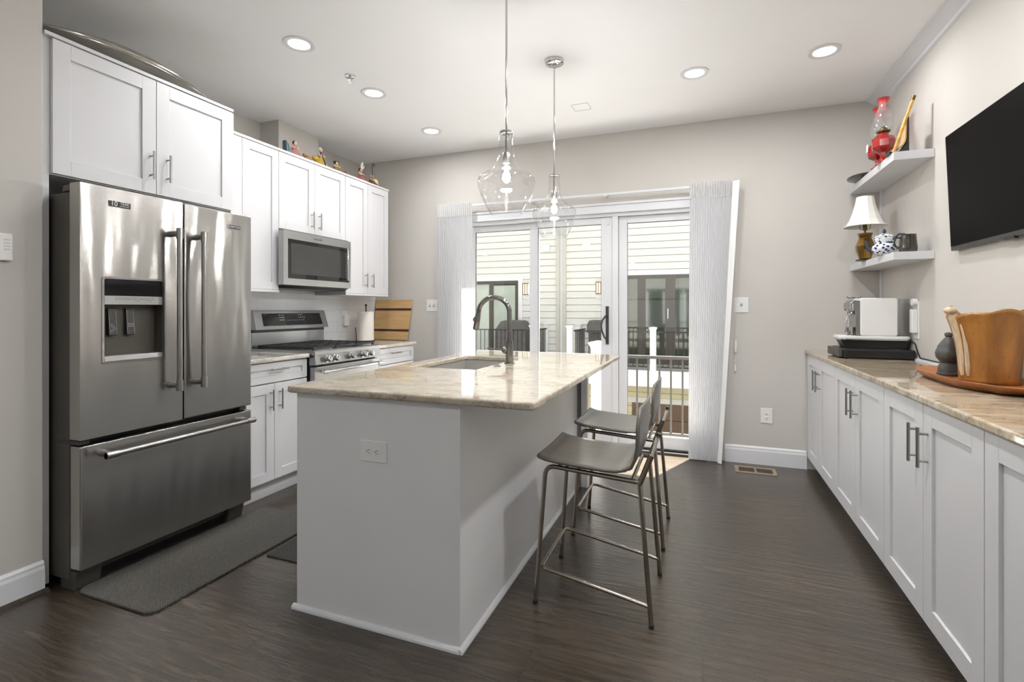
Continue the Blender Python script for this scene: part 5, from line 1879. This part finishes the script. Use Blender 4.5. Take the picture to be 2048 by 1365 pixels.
Bw = thing('wooden_vase', (1.085, 2.60, ZW + 0.016), 'tall carved teak bowl with wavy rim standing on the wooden tray', 'wooden bowl')
bcx, bcy = 1.088, 2.585


def rim_h(a):
    return 1.218 + 0.020 * math.sin(3 * a + 0.8) + 0.012 * math.sin(5 * a + 2.0)


def wallpt(u, v, inset):
    a = u * 2 * PI
    z0 = ZW + 0.016 + (0.012 if inset else 0)
    zt_ = rim_h(a)
    z = z0 + (zt_ - z0) * v
    rad = 0.093 + 0.012 * v + 0.026 * v ** 3.2 + 0.005 * math.sin(4 * a + 0.7) * v + 0.0035 * math.sin(9 * a) * v
    rad -= inset
    x = bcx + rad * math.cos(a)
    y = bcy + rad * 1.02 * math.sin(a)
    return (min(x, XR - 0.003 - inset), y, z)


g = G()
nu, nv = 72, 20
gridv = []
for inset, order in ((0.0, range(nv + 1)), (0.008, range(nv, -1, -1))):
    for j in order:
        gridv.append([g.bm.verts.new(wallpt(i / nu, j / nv, inset)) for i in range(nu)])
for a, b in zip(gridv, gridv[1:]):
    for i in range(nu):
        g.bm.faces.new((a[i], a[(i + 1) % nu], b[(i + 1) % nu], b[i]))
g.bm.faces.new(list(reversed(gridv[0])))
g.bm.faces.new(gridv[-1])
g.done('vessel_wall', 'bowl', Bw, smooth='all')
# raw sapwood ridge running down the left side
g = G()
a_ = PI * 1.07


def ridge(t):
    z = 0.965 + (1.225 - 0.965) * t
    rad = 0.093 + 0.012 * t + 0.030 * t ** 3.2 + 0.002
    return Vector((bcx + rad * math.cos(a_), bcy + rad * math.sin(a_), z))


pts = [ridge(i / 12) for i in range(13)]
rr = [0.006, 0.010, 0.012, 0.013, 0.013, 0.013, 0.014, 0.015, 0.016, 0.017, 0.018, 0.017, 0.012]
g.tube(pts, rr, 9)
g.tube([ridge(i / 12) + Vector((0.010, -0.024, 0)) for i in range(12)], [0.005, 0.009, 0.010, 0.010, 0.010, 0.009, 0.009, 0.008, 0.008, 0.008, 0.007, 0.004], 8)
g.ball(ridge(1.0) + Vector((-0.004, 0.0, 0.004)), 0.021, (1.1, 1.0, 0.8), 10, 6)
g.done('bark_ridge', 'bark', Bw, smooth=True)
g = G()
g.lathe([(0, 0), (0.042, 0), (0.044, 0.010), (0.040, 0.014), (0.038, 0.040), (0.030, 0.055), (0.033, 0.062), (0.046, 0.080), (0.049, 0.098), (0.045, 0.115), (0.042, 0.118), (0.040, 0.130), (0.028, 0.150), (0.015, 0.168), (0.011, 0.172), (0.016, 0.180), (0.014, 0.190), (0.0, 0.194)], (1.035, 2.795, ZW + 0.016), 28)
tag(g.done('stone_urn', 'stone', None, (1.035, 2.795, ZW + 0.016), smooth=True), 'small carved grey stone urn on the tray behind the wooden bowl', 'urn')

# ------------------------------------------------------------------ outside: own deck and railing
struct(B(-3.9, 2.2, YB + 0.152, 5.48, -0.28, -0.13).done('deck_floor', 'deckboard'))
struct(B(-40, 40, YB + 0.3, 60, -3.2, -3.0).done('ground', 'asphalt'))


def railing(x0, x1, y, z0, z1, step, label, along='x', xfix=None, group='dark metal deck railings'):
    r = thing('deck_railing', ((x0 + x1) / 2, y, z0 - 0.05) if along == 'x' else (xfix, (x0 + x1) / 2, z0 - 0.05), label, 'railing', group)

    def bx(a, b, z_0, z_1, d, nm):
        if along == 'x':
            return B(a, b, y - d, y + d, z_0, z_1).done(nm, 'rail', r)
        return B(xfix - d, xfix + d, a, b, z_0, z_1).done(nm, 'rail', r)
    bx(x0, x1, z1 - 0.032, z1, 0.022, 'top_rail')
    bx(x0, x1, z0, z0 + 0.028, 0.016, 'bottom_rail')
    k = max(1, int(round((x1 - x0) / step)))
    for i in range(1, k):
        c = x0 + (x1 - x0) * i / k
        bx(c - 0.009, c + 0.009, z0 + 0.028, z1 - 0.032, 0.009, 'baluster')
    return r


def post(x, y, z0, z1, hw, label, cat='post'):
    r = thing('deck_post', (x, y, z0), label, cat, 'white deck posts')
    B(x - hw, x + hw, y - hw, y + hw, z0, z1 - 0.07).done('post_sleeve', 'bandwhite', r, bevel=0.003)
    g = G()
    g.hexa([(x - hw - 0.002, y - hw - 0.002, z1 - 0.075), (x + hw + 0.002, y - hw - 0.002, z1 - 0.075), (x + hw + 0.002, y + hw + 0.002, z1 - 0.075), (x - hw - 0.002, y + hw + 0.002, z1 - 0.075)] +
           [(x - hw - 0.022, y - hw - 0.022, z1 - 0.03), (x + hw + 0.022, y - hw - 0.022, z1 - 0.03), (x + hw + 0.022, y + hw + 0.022, z1 - 0.03), (x - hw - 0.022, y + hw + 0.022, z1 - 0.03)])
    g.box(x - hw - 0.024, x + hw + 0.024, y - hw - 0.024, y + hw + 0.024, z1 - 0.03, z1 - 0.015)
    g.hexa([(x - hw - 0.020, y - hw - 0.020, z1 - 0.015), (x + hw + 0.020, y - hw - 0.020, z1 - 0.015), (x + hw + 0.020, y + hw + 0.020, z1 - 0.015), (x - hw - 0.020, y + hw + 0.020, z1 - 0.015)] +
           [(x - 0.02, y - 0.02, z1), (x + 0.02, y - 0.02, z1), (x + 0.02, y + 0.02, z1), (x - 0.02, y + 0.02, z1)])
    g.done('post_cap', 'bandwhite', r)
    return r


railing(-0.99, 1.75, 5.40, -0.075, 0.748, 0.112, 'dark metal railing of the near deck, right of its white post')
railing(-3.4, -1.13, 5.40, -0.075, 0.748, 0.112, 'dark metal railing of the near deck, left of its white post')
post(-1.06, 5.40, -0.13, 0.890, 0.066, 'white capped post just outside the sliding door, nearest of all posts')

# ------------------------------------------------------------------ opposite building
Hs = thing('townhouse', (-2.5, 13.0, -3.0), 'cream sided townhouse facing across the courtyard', 'building')
pitch = 0.177
prof = [(13.0, -0.60)]
z = -0.60
while z < 14.0:  # unseen upper storeys added to keep the courtyard ground in shade
    prof += [(13.035, z), (13.035, z + 0.014), (12.972, z + 0.014), (12.986, z + pitch)]
    z += pitch
g = G()
poly = [(13.3, -0.60)] + prof[1:] + [(13.3, z)]
g.prism(poly, 'yz', -16.0, 8.0)
g.done('siding_wall', 'cream', Hs)
g = G()
z = -3.0
prof = []
while z < -0.62:
    zt_ = min(z + pitch, -0.60)
    prof += [(13.035, z), (13.035, z + 0.012), (12.974, z + 0.012), (12.986, max(zt_, z + 0.013))]
    z += pitch
g.prism([(13.3, -3.0)] + prof + [(13.3, -0.60)], 'yz', -16.0, 8.0)
g.done('lower_wall', 'tan', Hs)
for (x0_, x1_, m) in ((-3.675, -3.575, 'greyside'), (-3.505, -3.405, 'greyside'), (-3.574, -3.506, 'bandwhite')):
    B(x0_, x1_, 12.90 if m == 'greyside' else 12.96, 12.984, -0.6, 13.9).done('downspout' if m == 'greyside' else 'corner_board', m, Hs)


def slider(x0, x1, z0, z1, mull, frame_m, trim_w=0.12):
    # white casing
    g = G()
    g.box(x0 - trim_w, x0, 12.955, 12.984, z0, z1)
    g.box(x1, x1 + trim_w, 12.955, 12.984, z0, z1)
    g.box(x0 - trim_w - 0.02, x1 + trim_w + 0.02, 12.95, 12.984, z1, z1 + 0.13)
    g.done('door_casing', 'bandwhite', Hs)
    g = G()
    g.box(x0, x0 + 0.06, 12.93, 12.984, z0, z1)
    g.box(x1 - 0.06, x1, 12.93, 12.984, z0, z1)
    g.box(x0 + 0.06, x1 - 0.06, 12.93, 12.984, z1 - 0.09, z1)
    g.box(x0 + 0.06, x1 - 0.06, 12.93, 12.984, z0, z0 + 0.12)
    for (a, b) in mull:
        g.box(a, b, 12.935, 12.984, z0 + 0.12, z1 - 0.09)
    fo = g.done('sliding_door', frame_m, Hs)
    B(x0 + 0.05, x1 - 0.05, 12.966, 12.984, z0 + 0.1, z1 - 0.06).done('pane', 'farpane', fo)
    return fo


fo = slider(-3.05 + 0.9 - 0.2, 0.60, -0.15, 2.10, ((-1.54, -1.35), (-0.86, -0.63)), 'bronze')
G().tube([(-0.80, 12.93, 1.25), (-0.80, 12.89, 1.23), (-0.80, 12.88, 1.12), (-0.80, 12.89, 1.02), (-0.80, 12.93, 1.0)], 0.012, 8).done('door_handle', 'bandwhite', fo, smooth=True)
fo = slider(-7.3, -4.775, -0.15, 2.03, ((-5.64, -5.52),), MT['bronze'])
B(-7.2, -5.65, 12.955, 12.964, 0.0, 1.95).done('drawn_blind', 'sage', fo)
B(-5.51, -4.86, 12.955, 12.964, 0.0, 1.90).done('drawn_blind', 'sage', fo)
g = G()
g.box(-1.68, 0.9, 12.955, 12.984, -3.0, -1.13)
g.done('garage_door', 'garage', Hs)
g = G()
for zz in (-2.5, -2.0, -1.55):
    g.box(-1.68, 0.9, 12.95, 12.9555, zz, zz + 0.02)
g.done('garage_door_groove', 'walnut', Hs)
B(-1.78, 1.0, 12.94, 12.984, -1.13, -1.00).done('garage_lintel', 'cream', Hs)
for (x, z, s_) in ((-5.78, 2.81, 0.07), (-3.985, 2.893, 0.12), (-2.858, 2.90, 0.10), (-1.61, 2.857, 0.07)):
    B(x - s_, x + s_, 12.89, 12.984, z - s_ * 0.8, z + s_ * 0.7).done('wall_vent', 'bandwhite', Hs, bevel=0.01)


def sconce(x, label):
    r = thing('wall_sconce', (x, 12.93, 1.65), label, 'outdoor light', 'bronze outdoor sconces')
    B(x - 0.085, x + 0.10, 12.95, 12.984, 1.52, 1.90).done('back_plate', 'bandwhite', r)
    g = G()
    for dx in (-0.07, -0.008, 0.054):
        g.box(x + dx, x + dx + 0.016, 12.85, 12.866, 1.65, 1.93)
    g.box(x - 0.074, x + 0.074, 12.85, 12.949, 1.93, 1.95)
    g.box(x - 0.074, x + 0.074, 12.85, 12.949, 1.63, 1.65)
    g.done('lantern_frame', 'bronze', r)
    B(x - 0.06, x + 0.06, 12.87, 12.94, 1.652, 1.928).done('lantern_glass', 'sconceglow', r)


sconce(-4.54, 'lit bronze wall lantern right of the far left sliding door')
sconce(-2.52, 'lit bronze wall lantern seen through the middle door pane')

# decks of the opposite house
for (x0_, x1_, lb) in ((-2.95, 3.5, 'white edged deck of the opposite house, right of the gap'), (-9.5, -3.82, 'white edged deck of the opposite house, left of the gap')):
    r = thing('balcony_deck', ((x0_ + x1_) / 2, 12.3, -0.5), lb, 'deck', 'decks of the opposite house')
    B(x0_, x1_, 11.55, 12.87, -0.19, -0.14).done('deck_boards', 'deckboard', r)
    B(x0_, x1_, 11.50, 11.55, -0.50, -0.14).done('fascia_board', 'bandwhite', r)
    B(x0_, x1_, 11.55, 12.87, -0.50, -0.192).done('deck_joists', 'bandwhite', r)
railing(-2.84, -1.14, 11.62, -0.08, 0.735, 0.112, 'dark railing across the courtyard, between corner post and middle post')
railing(-0.94, 2.4, 11.62, -0.08, 0.735, 0.112, 'dark railing across the courtyard, right of the middle white post')
railing(11.75, 12.90, 0, -0.08, 0.735, 0.112, 'dark side railing of the right opposite deck by the gap', 'y', -2.88)
railing(11.75, 12.75, 0, -0.08, 0.735, 0.112, 'dark side railing of the left opposite deck by the gap', 'y', -3.90)
railing(-9.0, -3.96, 11.62, -0.08, 0.735, 0.112, 'dark railing of the opposite house, on the left deck')
post(-1.04, 11.62, -0.14, 0.84, 0.065, 'white post in the middle of the opposite right deck railing')
post(-2.96, 11.62, -0.14, 0.86, 0.068, 'white corner post of the opposite right deck')
post(-3.04, 12.86, -0.14, 0.86, 0.060, 'white post against the opposite wall right of the gap')
post(-3.94, 12.86, -0.14, 0.86, 0.060, 'white post against the opposite wall left of the gap')
post(-3.885, 11.62, -0.14, 0.86, 0.068, 'white corner post of the opposite left deck')

# grills on the opposite decks
Gr = thing('covered_grill', (-4.62, 12.2, -0.14), 'barbecue under a grey canvas cover on the opposite left deck', 'grill')
g = G()
g.prism([(-5.06, -0.13), (-5.06, 0.70), (-4.90, 0.92), (-4.80, 0.95), (-4.38, 0.95), (-4.30, 0.92), (-4.17, 0.70), (-4.17, -0.13)], 'xz', 11.95, 12.45)
g.done('canvas_cover', 'grillcover', Gr, bevel=0.04, seg=3)
Gr2 = thing('gas_grill', (-2.3, 12.1, -0.14), 'dark gas grill with closed lid on the opposite right deck', 'grill')
g = G()
g.prism([(-2.62, 0.66), (-2.62, 0.86), (-2.56, 0.97), (-1.98, 0.97), (-1.92, 0.86), (-1.92, 0.66)], 'xz', 11.9, 12.4)
g.done('grill_lid', 'grillcover', Gr2, bevel=0.03, seg=3)
B(-2.56, -1.98, 11.92, 12.38, 0.30, 0.655).done('firebox', 'dgrey', Gr2, bevel=0.01)
B(-2.52, -2.02, 11.95, 12.35, -0.08, 0.295).done('cart', 'black', Gr2, bevel=0.01)
for (x, y) in ((-2.48, 12.0), (-2.06, 12.0), (-2.48, 12.3), (-2.06, 12.3)):
    G().cyl((x, y, -0.14), (x, y, -0.07), 0.025, 12).done('caster', 'black', Gr2)
